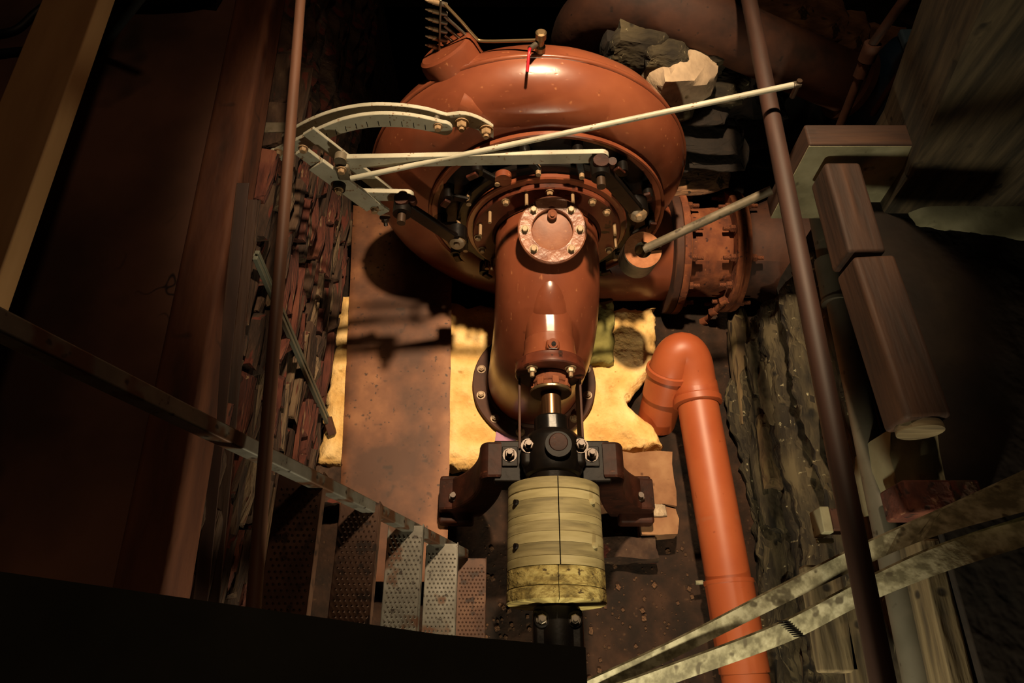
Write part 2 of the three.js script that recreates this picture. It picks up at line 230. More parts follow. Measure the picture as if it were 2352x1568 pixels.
// rough grid over four corners (p00, p10, p11, p01 seen from above), with a skirt: mats, earth, rock faces
function pad(c, nx, nz, thick, amp, freq, rag = 0, sd = 5, grain, warp) {
  const pos = [], idx = [], P = (u, v) => V().addScaledVector(c[0], (1 - u) * (1 - v)).addScaledVector(c[1], u * (1 - v)).addScaledVector(c[2], u * v).addScaledVector(c[3], (1 - u) * v);
  const nrm = c[3].clone().sub(c[0]).cross(c[1].clone().sub(c[0])).normalize();
  const W = nx + 3, H = nz + 3;
  for (let j = 0; j < H; j++) for (let i = 0; i < W; i++) {
    const e = i === 0 || j === 0 || i === W - 1 || j === H - 1, u = clamp((i - 1) / nx), v = clamp((j - 1) / nz), q = P(u, v);
    const d = Math.min(u, 1 - u) * c[0].distanceTo(c[1]), d2 = Math.min(v, 1 - v) * c[0].distanceTo(c[3]), m = Math.min(d, d2);
    const t = fb3(q.x * freq, q.y * freq, q.z * freq, sd) * amp - (thick > 0 ? 0.4 * thick * Math.exp(-m / (0.3 * thick + 1e-4)) : 0);
    q.addScaledVector(nrm, e ? -thick : t);
    if (rag && m < 0.06) { const k = rag * (1 - m / 0.06); q.x += k * fb3(q.x * 22, q.y * 22, q.z * 22, sd + 1); q.z += k * fb3(q.x * 22, q.y * 22, q.z * 22, sd + 2); }
    if (warp) warp(q, u, v);
    pos.push(q.x, q.y, q.z);
  }
  for (let j = 0; j < H - 1; j++) for (let i = 0; i < W - 1; i++) { const a = j * W + i, b = a + 1, d = a + W, f = d + 1; idx.push(a, d, b, b, d, f); }
  let g = new THREE.BufferGeometry(); g.setAttribute('position', new THREE.Float32BufferAttribute(pos, 3)); g.setIndex(idx); g.computeVertexNormals();
  const n = g.toNonIndexed(); return boxUV(n, grain);
}

// ================= the setting =================
const PIT_L = -0.93, PIT_R = 0.8, LEDGE = 1.13;
{
  struct('floor', pad([V(-1.0, -0.03, -0.62), V(1.6, -0.03, -0.62), V(1.6, -0.03, 3.1), V(-1.0, -0.03, 3.1)], 80, 120, 0.2, 0.05, 4, 0, 9), M.dirt);
  struct('floor_rear', pad([V(-1.3, -1.5, -2.6), V(1.6, -1.5, -2.6), V(1.6, -1.5, -0.6), V(-1.3, -1.5, -0.6)], 20, 20, 0.2, 0.1, 3, 0, 19), M.mudShade);  // sunk deep and near-black so the space behind the casing goes dark
  struct('wall_lower', box(-1.0, 1.6, -1.6, -0.2, -0.72, -0.6), M.mudShade);
  struct('ceiling', box(-3.4, 3.4, 4.3, 4.5, -2.8, 3.4), M.oak);
  struct('wall_back', box(-3.4, 3.4, -0.3, 4.3, -2.8, -2.5), M.mudShade);
  struct('wall_front', box(-3.4, 3.4, -0.3, 4.3, 3.1, 3.4), M.mudShade);
  struct('wall_outer_left', box(-3.4, -3.1, -0.3, 4.3, -2.5, 3.1), M.mudShade);
  struct('wall_outer_right', box(3.1, 3.4, -0.3, 4.3, -2.5, 3.1), M.mudShade);
  // upper floor left of the pit, old concrete with cracks
  let fl = new THREE.PlaneGeometry(2.1, 5.6, 2, 2).rotateX(-Math.PI / 2); fl = box(-3.1, -0.97, 0.93, LEDGE, -2.5, 3.1);
  struct('floor_left', fl, M.concrete);
  struct('floor_right', both(box(1.0, 3.1, 0.2, 0.88, -0.05, 3.1), box(1.22, 3.1, -1.6, 0.5, -2.5, -0.05)), M.mudShade);
  // stones along the pipe shelf
  const wl = struct('wall_left', box(-1.3, -0.965, -1.6, 0.93, -2.5, 3.1), M.mortar);
  const lf = shade(new THREE.Mesh(pad([V(-0.945, 1.03, -2.4), V(-0.945, 1.03, 1.7), V(-0.945, -0.08, 1.7), V(-0.945, -0.08, -2.4)].reverse(), 260, 70, 0.03, 0, 1, 0, 62, 'z', (q) => { q.x += 0.05 * fb3(q.z * 2.2, q.y * 18, 1, 82) + 0.045 * fb3(q.z * 9, q.y * 34, 2, 83); }), M.brickC)); lf.name = 'mortar_face'; wl.add(lf);
  let y = -0.02; const bm = [M.brickA, M.brickA, M.brickC, M.brickB, M.brickC, M.brickC];
  while (y < 1.03) {
    const h = rr(0.016, 0.04); let z = -0.5 + rr(-0.15, 0.1);
    while (z < 1.42) {
      const L = rr(0.1, 0.36), k = Math.floor(rnd() * ROCKS.length), d = rr(-0.03, 0.014);
      if (y + h < 1.04) {
        if (rnd() < 0.75) { const b = put(wl, 'brick', ROCKS[k], bm[Math.floor(rnd() * bm.length)], V(PIT_L - 0.03 + d, y + h / 2, z + L / 2), YAX, [0.16, h * 1.04, L * 1.02]);
        b.rotation.set(rr(-0.05, 0.05), rr(-0.04, 0.04), rr(-0.08, 0.08)); }
      }
      z += L + 0.006;
    }
    y += h + 0.005;
  }
  // right-hand wall of big flat stones, leaning back towards its top
  const wr = struct('wall_right', both(box(0.99, 1.02, -0.15, 0.6, 0.12, 3.1), box(0.95, 1.55, -0.15, 0.2, 0.07, 3.1)), M.mudShade);
  // a displaced rock face with strata along the pit, and the single stones that stand proud of it
  const face = pad([V(0.8, -0.08, 2.9), V(0.8, -0.08, 0.05), V(0.985, 0.69, 0.05), V(0.985, 0.69, 2.9)], 220, 60, 0.1, 0, 1, 0, 61, 'z', (q, u, v) => {
    const z = q.z, h = q.y, s = Math.abs(fb3(z * 1.6, h * 15, 3.3, 71)), d = 0.07 * fb3(z * 1.5, h * 13, 1, 72) + 0.035 * fb3(z * 9, h * 24, 2, 73) + 0.016 * fb3(z * 30, h * 40, 6, 76) + 0.09 * fb3(z * 2.2, h * 3, 5, 74) - 0.03 * s;
    q.x -= d; q.y += 0.02 * fb3(z * 5, h * 9, 8, 75);
  });
  const fm = shade(new THREE.Mesh(face, M.rock)); fm.name = 'rock_face'; wr.add(fm);
  const top = shade(new THREE.Mesh(pad([V(0.95, 0.665, 0.06), V(1.05, 0.665, 0.06), V(1.05, 0.665, 3), V(0.95, 0.665, 3)], 8, 90, 0.1, 0.03, 9, 0, 63, 'z'), M.rock)); top.name = 'rock_top'; wr.add(top);
  y = -0.02; const sm_ = [M.stoneA, M.stoneB, M.rock, M.rock];
  while (y < 0.64) {
    const h = rr(0.05, 0.1); let z = 0.06 + rr(0, 0.3);
    while (z < 1.75) {
      const L = rr(0.2, 0.5), k = Math.floor(rnd() * ROCKS.length);
      if (rnd() < 0.42) { const b = put(wr, 'stone', ROUGH[k % 5], sm_[Math.floor(rnd() * 4)], V(PIT_R + 0.055 + 0.18 * clamp((y + h / 2) / 0.7) + rr(-0.005, 0.02), y + h / 2, z + L / 2), YAX, [0.15, h * 1.15, L * 1.25]);
        b.rotation.set(rr(-0.08, 0.08), rr(-0.05, 0.05), rr(-0.15, 0.1) - 0.22); }
      z += L + rr(0, 0.15);
    }
    y += h;
  }
  // rock bank behind the inlet pipe, most of its stone darkened to stand for shade
  const wb = struct('wall_rear', both(box(0.35, 1.2, -1.6, 0.6, -2.5, -0.97), box(0.3, 1.2, -1.6, -0.05, -0.97, -0.62)), M.mudShade);
  const rf = shade(new THREE.Mesh(pad([V(0.3, 0.68, -0.97), V(1.22, 0.6, -0.97), V(1.22, -0.05, -0.6), V(0.3, -0.05, -0.6)], 60, 40, 0.1, 0.14, 4.5, 0, 81, 'x'), M.rockShaded)); rf.name = 'rock_face'; wb.add(rf);
  y = 0.1;
  while (y < 0.62) {
    const h = rr(0.05, 0.09); let x = 0.42 + rr(0, 0.2);
    while (x < 1.05) {
      const L = rr(0.12, 0.3), k = Math.floor(rnd() * ROCKS.length);
      if (rnd() < 0.6) { const b = put(wb, 'stone', ROUGH[k % 5], M.rockShaded, V(x + L / 2, y + h / 2, -0.63 - 0.42 * y + rr(-0.04, 0.03)), YAX, [L * 0.9, h * rr(0.5, 0.8), rr(0.14, 0.24)]);
        b.rotation.set(rr(-0.1, 0.2), rr(-0.3, 0.3), rr(-0.12, 0.12)); }
      x += L + rr(0, 0.1);
    }
    y += h;
  }
  for (const [px, py, z, sx, sy, m] of [[1562, 172, -0.55, 0.2, 0.12, M.stonePale], [1590, 118, -0.66, 0.22, 0.1, M.rock], [1475, 110, -0.66, 0.2, 0.2, M.rock], [1530, 105, -0.62, 0.14, 0.08, M.rock], [1645, 190, -0.62, 0.2, 0.08, M.rock], [1615, 305, -0.5, 0.26, 0.03, M.rockShaded], [1650, 345, -0.48, 0.2, 0.025, M.rockShaded], [1600, 400, -0.47, 0.22, 0.035, M.slate], [1560, 350, -0.5, 0.1, 0.04, M.rockShaded], [1430, 110, -0.72, 0.14, 0.22, M.rockShaded], [1545, 230, -0.56, 0.14, 0.06, M.stoneA], [1600, 240, -0.56, 0.2, 0.04, M.rockShaded]]) {
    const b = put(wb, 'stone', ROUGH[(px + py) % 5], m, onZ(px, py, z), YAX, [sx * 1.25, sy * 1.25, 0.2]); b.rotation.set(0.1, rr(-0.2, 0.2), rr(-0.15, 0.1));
  }
}
{
  // higher rock behind the penstock
  const wb = struct('wall_rear_right', box(0.75, 1.8, 0.62, 1.35, -2.5, -1.12), M.mudShade);
  for (const [px, py, z, sx, sy, m] of [[1760, 20, -0.95, 0.3, 0.1, M.slate], [1850, 45, -0.92, 0.25, 0.1, M.slate], [1915, 80, -0.9, 0.2, 0.1, M.slate], [1990, 120, -0.9, 0.25, 0.14, M.slate], [1690, 5, -1.02, 0.3, 0.14, M.rockShaded], [2060, 150, -1.0, 0.3, 0.16, M.slate]]) { const b = put(wb, 'stone', ROUGH[(px + py) % 5], m, onZ(px, py, z - 0.12), YAX, [sx * 1.4, sy * 1.4, 0.24]); b.rotation.set(0.1, rr(-0.2, 0.2), rr(-0.15, 0.1)); }
}
// ================= timbers, rails and pipes round the pit =================
const single = (name, label, category, geo, mat, group) => { geo.computeBoundingBox(); const c = geo.boundingBox.getCenter(V()); c.y = geo.boundingBox.min.y; geo.translate(-c.x, -c.y, -c.z); const m = shade(new THREE.Mesh(geo, mat)); m.name = numbered(name); m.position.copy(c); m.userData = { label, category }; if (group) m.userData.group = group; scene.add(m); return m; };
{
  // kerb timber on the edge of the left ledge
  const a = onY(668, -260, 1.17), b = onY(376, 1420, 1.17), s = V(-0.0625, -0.06, 0);
  const t = thing('kerb_timber', 'long reddish timber kerb along the edge of the concrete floor above the brick wall', 'timber', [a.x, 1.0, 0]);
  part(t, 'beam', beam(a.add(s), b.add(s), 0.125, 0.13, YAX, 0.018), M.kerb);
  put(t, 'knot', new THREE.SphereGeometry(0.022, 16, 10), M.oak, onY(458, 524, 1.165), YAX, [1, 0.3, 1]);
  // pale batten along the outer foot of the kerb
  single('edge_board', 'narrow brown board running beneath the timber kerb at the top of the brick wall', 'board', beam(onX(577, 430, -0.925), onX(392, 1340, -0.925).add(V(0, 0.03, 0)), 0.01, 0.03, YAX, 0.003), M.kerb);
  // guard rail timber, upper left
  const g0 = onY(281, -260, 1.42), g1 = onY(-352, 1410, 1.42), gt = thing('guard_timber', 'broad planed light brown timber crossing the upper left above the concrete floor', 'timber', [g0.x, 1.13, g0.z]);
  part(gt, 'rail', beam(g0, g1, 0.16, 0.06, YAX, 0.006), M.pine);
  for (const f of [0.02, 0.98]) { const q = g0.clone().lerp(g1, f); part(gt, 'support', box(q.x - 0.05, q.x + 0.05, LEDGE, 1.392, q.z - 0.05, q.z + 0.05, 0.005, 'y'), M.pine); }
  // steel channel on the wall and the aluminium strut that leans below it
  const c0 = onX(566, 440, -0.875), c1 = onX(470, 1400, -0.875), ch = thing('cable_channel', 'brown steel channel running lengthwise along the top of the brick wall', 'channel', c1);
  part(ch, 'web', beam(c0.clone().add(V(-0.012, 0, 0)), c1.clone().add(V(-0.012, 0, 0)), 0.006, 0.075, YAX, 0.001), M.oak);
  part(ch, 'flange', beam(c0.clone().add(V(0.003, 0.036, 0)), c1.clone().add(V(0.003, 0.036, 0)), 0.034, 0.005, YAX, 0.001), M.rail);
  part(ch, 'flange', beam(c0.clone().add(V(0.003, -0.036, 0)), c1.clone().add(V(0.003, -0.036, 0)), 0.034, 0.005, YAX, 0.001), M.oak);
  const s0 = onX(588, 585, -0.865), s1 = onX(752, 965, -0.865);
  const st = thing('profile_strut', 'grey green slotted metal profile leaning down the brick wall to the floor', 'strut', s1);
  const off = s1.clone().sub(s0).normalize().cross(V(1, 0, 0)).multiplyScalar(0.011);
  part(st, 'rail', beam(s0.clone().add(off), s1.clone().add(off), 0.014, 0.014, V(1, 0, 0), 0.002), M.alu);
  part(st, 'rail', beam(s0.clone().sub(off), s1.clone().sub(off), 0.014, 0.014, V(1, 0, 0), 0.002), M.alu);
  part(st, 'web', beam(s0.clone().add(V(-0.006, 0, 0)), s1.clone().add(V(-0.006, 0, 0)), 0.012, 0.004, V(1, 0, 0), 0.001), M.alu);
  part(st, 'foot', beam(s1.clone().add(V(0.0, 0.005, -0.01)), s1.clone().add(V(0.02, -0.03, 0.05)), 0.03, 0.03, V(1, 0, 0), 0.004), M.rustDark);
  // rails at floor level, left and right of the opening
  single('rail_pipe', 'slim brown pipe rail crossing in front of the brick wall and ladder on the left', 'rail', rod(onY(702, -150, 1.5), onY(563, 1640, 1.5), 0.0128, 24), M.railBrown);
  single('rail_pipe', 'thick dark red pipe rail crossing over the two belts on the right', 'rail', rod(onY(1697, -120, 1.175), onY(2050, 1680, 1.175), 0.0255, 28), M.rail);
  // grey plastic pipe on the right shelf
  const p0 = onY(1868, 420, 0.72), p1 = onY(2125, 1640, 0.72), gp = thing('grey_pipe', 'grey plastic drain pipe lying lengthwise between the rock wall and the right timbers', 'pipe', [p1.x, 0.68, p1.z]);
  part(gp, 'pipe', rod(p0, p1, 0.038, 32), M.greyPvc);
  const q = onY(1918, 690, 0.72), dir = p1.clone().sub(p0).normalize();
  part(gp, 'socket', rod(q.clone().addScaledVector(dir, -0.16), q.clone(), 0.0415, 32), M.greyPvc);
  part(gp, 'socket_rim', rod(q.clone(), q.clone().addScaledVector(dir, 0.012), 0.0445, 32), M.greyPvc);
}
{
  // timbers of the right bank
  const cb = thing('crossbeam', 'sawn plank beam set on edge with whitewashed front, its end above the rusty inlet pipe', 'beam', [1.0, 0.79, 0.02]);
  part(cb, 'plank', box(0.765, 1.12, 0.79, 1.15, -0.03, 0.052, 0.008, 'x'), M.oak); part(cb, 'whitewash', box(0.767, 1.11, 0.792, 1.142, 0.045, 0.0532, 0.0006, 'x'), M.lime, 'flaking whitewash on the front');
  const tA = onY(1960, 602, 1.1);
  single('timber_length', 'squared brown timber with rounded end standing against the whitewashed crossbeam', 'timber', box(0.825, 0.935, 0.985, 1.1, 0.075, 0.405, 0.012, 'z'), M.oak, undefined);
  single('timber_length', 'long squared brown timber with a pale sawn end beside the grey plastic pipe', 'timber', beam(V(0.895, 1.04, 0.415), V(0.925, 1.03, 0.9), 0.12, 0.12, YAX, 0.013), M.oak);
  single('timber_end', 'pale sawn end grain closing the near end of the long brown timber', 'timber', (() => { const g = new THREE.CylinderGeometry(0.062, 0.062, 0.02, 24).rotateX(Math.PI / 2); g.scale(0.92, 0.92, 1); g.translate(0.926, 1.028, 0.91); return boxUV(g); })(), M.oldWood);
  const m = onY(2098, 1060, 0.86);
  single('mortar_lump', 'rough grey mortar lump between the sawn timber end and the red brick', 'mortar', (() => { const g = ROCKS[3].clone(); g.scale(0.12, 0.3, 0.2); g.translate(m.x, m.y - 0.1, m.z); return g; })(), M.lime);
  const c = onY(2128, 1135, 0.93);
  single('loose_brick', 'reddish squared brick lying above the two belts at the right', 'brick', box(c.x - 0.055, c.x + 0.075, 0.8, 0.93, c.z - 0.04, c.z + 0.045, 0.008, 'x'), M.brickA);
  single('loose_brick', 'second dark brick half in shadow right of the reddish one', 'brick', box(c.x + 0.08, c.x + 0.16, 0.8, 0.915, c.z - 0.045, c.z + 0.04, 0.008, 'x'), M.brickC);
  const w0 = onY(2125, 1235, 0.86), w1 = onY(2222, 1650, 0.86);
  single('weathered_timber', 'pale weathered timber with splits right of the grey plastic pipe below the belts', 'timber', beam(w0.add(V(0.01, -0.06, 0)), w1.add(V(0.01, -0.06, 0)), 0.06, 0.12, YAX, 0.008), M.oldWood);
  // upright massive timber, far right
  const z = 0.1, A = onZ(2085, 430, z), B = onZ(2290, -60, z), s = new THREE.Shape();
  s.moveTo(A.x, 0.85); s.lineTo(2.05, 0.85); s.lineTo(2.0, 2.05); s.lineTo(B.x - 0.06, 2.05); s.lineTo(A.x - 0.01, 1.05);
  single('post_timber', 'massive upright grey brown timber with coarse vertical grain at the upper right', 'timber', (() => { const g = plateXY(s, -0.2, z, 0.012); return boxUV(g, 'y'); })(), M.slab);
  single('ledge_stone', 'smooth pale stone slab lit at the foot of the massive right timber', 'stone', pad([onY(2105, 415, 0.95), onY(2400, 330, 0.95), onY(2400, 560, 0.9), onY(2110, 520, 0.9)], 20, 14, 0.08, 0.012, 5, 0.02, 21), M.lime);
  single('cleft_shade', 'black pointed strip standing in for a dark cleft at the pale stone slab on the right', 'cleft_shade', (() => { const a = onY(2222, 372, 0.98), b = onY(2420, 372, 0.98); return new ConvexGeometry([a, b.clone().add(V(0, 0.025, 0.03)), b.clone().add(V(0, 0.025, -0.03)), b.clone().add(V(0, -0.02, 0.03)), b.clone().add(V(0, -0.02, -0.03)), a.clone().add(V(0.04, 0.012, 0.01))]); })(), M.blackDull);  // solid strip added for the black of a cleft
  // blocks and boards in the lower right wall
  const u = onY(1905, 1190, 0.72), ub = thing('bracket_block', 'small grey iron bracket in a dark niche of the rock wall below the right rail', 'bracket', [u.x, 0.64, u.z]);
  part(ub, 'cheek', box(u.x - 0.022, u.x + 0.006, 0.64, 0.72, u.z - 0.035, u.z + 0.04, 0.004), M.lime);
  part(ub, 'body', box(u.x + 0.008, u.x + 0.06, 0.64, 0.715, u.z - 0.03, u.z + 0.03, 0.004), M.rustDark);
  part(ub, 'foot', box(u.x - 0.018, u.x + 0.03, 0.64, 0.655, u.z + 0.042, u.z + 0.055, 0.003), M.lime);
  for (const [ax, ay, bx, by, w, lab] of [[1880, 1300, 1925, 1545, 0.1, 'pale mortar faced board in the wall left of the dark red rail'], [1955, 1380, 1990, 1640, 0.07, 'narrow weathered board between the mortar faced board and the dark red rail']]) single('wall_board', lab, 'board', beam(onY(ax, ay, 0.7), onY(bx, by, 0.7), w, 0.05, YAX, 0.008), M.oldWood);
}
{
  // belts
  const belt = (top, bot, ys, label) => {
    const n = top.length, pos = [], idx = [], cu = new THREE.CatmullRomCurve3(top.map(([x, y], i) => onY(x, y, ys[i]))), cl = new THREE.CatmullRomCurve3(bot.map(([x, y], i) => onY(x, y, ys[i] - [0.034, 0.034, 0.036, 0.016, -0.014, -0.03][i]))), N = 60;
    for (let i = 0; i <= N; i++) { const a = cu.getPoint(i / N), b = cl.getPoint(i / N), d = V(0, 0.0038, 0.0025); for (const v of [a.clone().add(d), b.clone().add(d), b.clone().sub(d), a.clone().sub(d)]) pos.push(v.x, v.y, v.z); }
    for (let i = 0; i < N; i++) for (let k = 0; k < 4; k++) { const a = 4 * i + k, b = 4 * i + (k + 1) % 4; idx.push(a, a + 4, b, b, a + 4, b + 4); }
    let g = new THREE.BufferGeometry(); g.setAttribute('position', new THREE.Float32BufferAttribute(pos, 3)); g.setIndex(idx); g = toCreasedNormals(g, 0.5); g = boxUV(g, 'x');
    const t = thing('drive_belt', label, 'belt', cl.getPoint(0), undefined); part(t, 'strap', g, M.belt); t.userData.u = undefined; delete t.userData.u; return [t, cu, cl];
  };
  belt([[1290, 1588], [1552, 1467], [1784, 1348], [1954, 1261], [2182, 1159], [2420, 1050]], [[1300, 1628], [1552, 1507], [1697, 1435], [1961, 1307], [2132, 1234], [2420, 1155]], [0.74, 0.8, 0.86, 0.92, 0.98, 1.05], 'upper of the two flat canvas belts, crossing from the lower middle to the right edge');
  const [t2, cu, cl] = belt([[1330, 1600], [1552, 1521], [1791, 1429], [1965, 1339], [2132, 1261], [2420, 1165]], [[1340, 1640], [1552, 1565], [1820, 1467], [1974, 1389], [2168, 1311], [2420, 1232]], [0.74, 0.8, 0.86, 0.92, 0.98, 1.05], 'lower of the two flat canvas belts, with a dark laced joint near its middle');
  const st = []; for (let k = 0; k < 9; k++) { const f = k / 8, a = cu.getPoint(0.405).lerp(cl.getPoint(0.415), f).add(V(0, 0.006, 0)); st.push(rod(a.clone().add(V(-0.014, 0, 0)), a.clone().add(V(0.014, 0.003, 0)), 0.0016, 6)); }
  part(t2, 'lacing', both(...st), M.blackDull, 'dark zigzag lacing of the belt joint');
}
{
  // orange drain pipe with a stub going down
  const t = thing('orange_pipe', 'bright orange plastic drain pipe with an elbow beside the right rock wall', 'pipe', [0.61, 0, 0.6]);
  const a = V(0.612, 0.155, 0.47), b = V(0.668, 0.115, 1.62), d = b.clone().sub(a).normalize();
  part(t, 'pipe', rod(a.clone().addScaledVector(d, -0.03), b, 0.08, 48), M.orange);
  const el = [[0.612, 0.155, 0.47], [0.606, 0.172, 0.39], [0.592, 0.205, 0.32], [0.565, 0.222, 0.288], [0.532, 0.212, 0.3], [0.508, 0.17, 0.352], [0.494, 0.08, 0.415], [0.482, -0.05, 0.485]].map((q) => V(...q));
  part(t, 'elbow', tube(el.slice(0, 7), 0.084, 70, 40), M.orange);
  part(t, 'stub', rod(el[5].clone().lerp(el[6], 0.3), el[7], 0.08, 40), M.orange);
  part(t, 'collar', lathe([[0.084, -0.075], [0.09, -0.07], [0.09, -0.015], [0.096, -0.01], [0.096, 0.014], [0.09, 0.018], [0.081, 0.02]], a, d, 56), M.orange);
  part(t, 'collar', lathe([[0.084, -0.02], [0.0935, -0.016], [0.0935, 0.006], [0.084, 0.01]], el[5], el[6].clone().sub(el[5]), 48), M.orange);
  const c = a.clone().addScaledVector(d, 0.68);
  part(t, 'socket', lathe([[0.079, -0.001], [0.0885, 0.0], [0.0885, 0.012], [0.0855, 0.016], [0.0845, 0.3]], c, d, 56), M.orange);
  single('pipe_clip', 'small pale stub of a pipe clip left of the orange pipe', 'clip', rod(onY(1598, 1338, 0.06), onY(1622, 1336, 0.06), 0.008, 12), M.lime);
}
{
  // big rusty penstock bending behind the turbine
  const P = [[1316, 330, -0.98], [1320, 150, -0.93], [1345, 55, -0.86], [1430, 15, -0.78], [1590, 42, -0.7], [1760, 112, -0.66], [1945, 190, -0.63]].map(([x, y, z]) => onZ(x, y, z));
  const t = thing('penstock_pipe', 'wide dark rusty pipe bending round behind the turbine and the rock bank', 'pipe', P[0]);
  part(t, 'pipe', tube(P, 0.112, 80, 36), M.rustDark);
  part(t, 'flange', lathe([[0.09, 0], [0.14, 0], [0.14, 0.025], [0.09, 0.025]], P[6], P[6].clone().sub(P[5]), 40), M.rustDark);
  // thin pipe run with union at the upper right
  const r = thing('thin_pipe', 'thin rusty pipe with couplings running down beside the blue pump', 'pipe', onZ(1930, 300, -0.3));
  const a = onZ(2090, -20, -0.35), b = onZ(2005, 100, -0.35), c = onZ(1975, 175, -0.33), e = onZ(1925, 300, -0.3);
  part(r, 'pipe', rod(a, b, 0.015, 16), M.rustDark); part(r, 'coupling', rod(b, b.clone().lerp(c, 0.5), 0.027, 12), M.rustDark); part(r, 'coupling', rod(b.clone().lerp(c, 0.55), c, 0.023, 6), M.rustDark); part(r, 'pipe', rod(c, e, 0.015, 16), M.rustDark);
  // blue pump
  const u = onY(2118, 90, 0.95), bp = thing('pump', 'dark blue pump with a pale blue flanged top behind the massive right timber', 'pump', [u.x, 0.5, u.z]);
  part(bp, 'flange', box(u.x - 0.075, u.x + 0.075, 0.93, 0.96, u.z - 0.05, u.z + 0.05, 0.01), M.bluePale);
  part(bp, 'port', rod(V(u.x - 0.01, 0.95, u.z), V(u.x - 0.01, 0.966, u.z), 0.026, 24), M.rustDark);
  part(bp, 'body', lathe([[0.02, 0], [0.1, 0.01], [0.12, 0.06], [0.12, 0.3], [0.1, 0.37], [0.05, 0.43]], V(u.x, 0.52, u.z), YAX, 40), M.blue);
  part(bp, 'base', box(u.x - 0.16, u.x + 0.2, 0.5, 0.535, u.z - 0.15, u.z + 0.2, 0.01), M.blue);
  const hw = thing('hand_wheel', 'dark iron hand wheel half hidden in the gloom above the blue pump', 'wheel', onZ(2150, 40, -0.5));
  part(hw, 'rim', new THREE.TorusGeometry(0.11, 0.012, 12, 40).rotateX(1.2).translate(...onZ(2150, 40, -0.5).toArray()), M.blackDull);
  const hc = onZ(2150, 40, -0.5); for (let k = 0; k < 4; k++) { const d = V(Math.cos(k * Math.PI / 2), 0, 0).add(V(0, Math.sin(1.2) * 0, 0)); const v = V(Math.cos(k * Math.PI / 2), Math.sin(k * Math.PI / 2), 0).applyAxisAngle(V(1, 0, 0), 1.2); part(hw, 'spoke', rod(hc.clone(), hc.clone().addScaledVector(v, 0.108), 0.008, 10), M.blackDull); }
  part(hw, 'hub', rod(hc.clone().add(V(0, -0.03, 0)), hc.clone().add(V(0, 0.02, 0)), 0.024, 16), M.rustDark);
  part(hw, 'stem', rod(hc.clone().add(V(0, -0.45, -0.02)), hc.clone(), 0.013, 12), M.rustDark);
  // dark strap and sack at the upper left
  const k0 = onY(225, 122, LEDGE + 0.012), k1 = onY(345, -30, LEDGE + 0.3);
  single('tool_handle', 'thin black rod leaning up from the concrete floor at the upper left', 'rod', rod(k0, k1, 0.012, 12), M.cable);
  for (const [y0, y1, lab] of [[70, 20, 'uppermost of the dark cables at the left edge beyond the guard timber'], [118, 100, 'lower of the dark cables at the left edge beyond the guard timber']]) single('cable', lab, 'cable', tube([onY(-60, y0 + 10, LEDGE + 0.02), onY(30, y0, LEDGE + 0.016), onY(80, y1 + 10, LEDGE + 0.016), onY(130, y1 - 30, LEDGE + 0.02)], 0.012, 30, 8), M.cable);
  single('sack', 'dark crumpled sack lying on the far concrete floor at the top left', 'sack', (() => { const p = onY(400, 20, LEDGE); const g = ROCKS[5].clone(); g.scale(0.34, 0.1, 0.24); g.translate(p.x, LEDGE + 0.045, p.z - 0.1); return g; })(), M.mudShade);
}
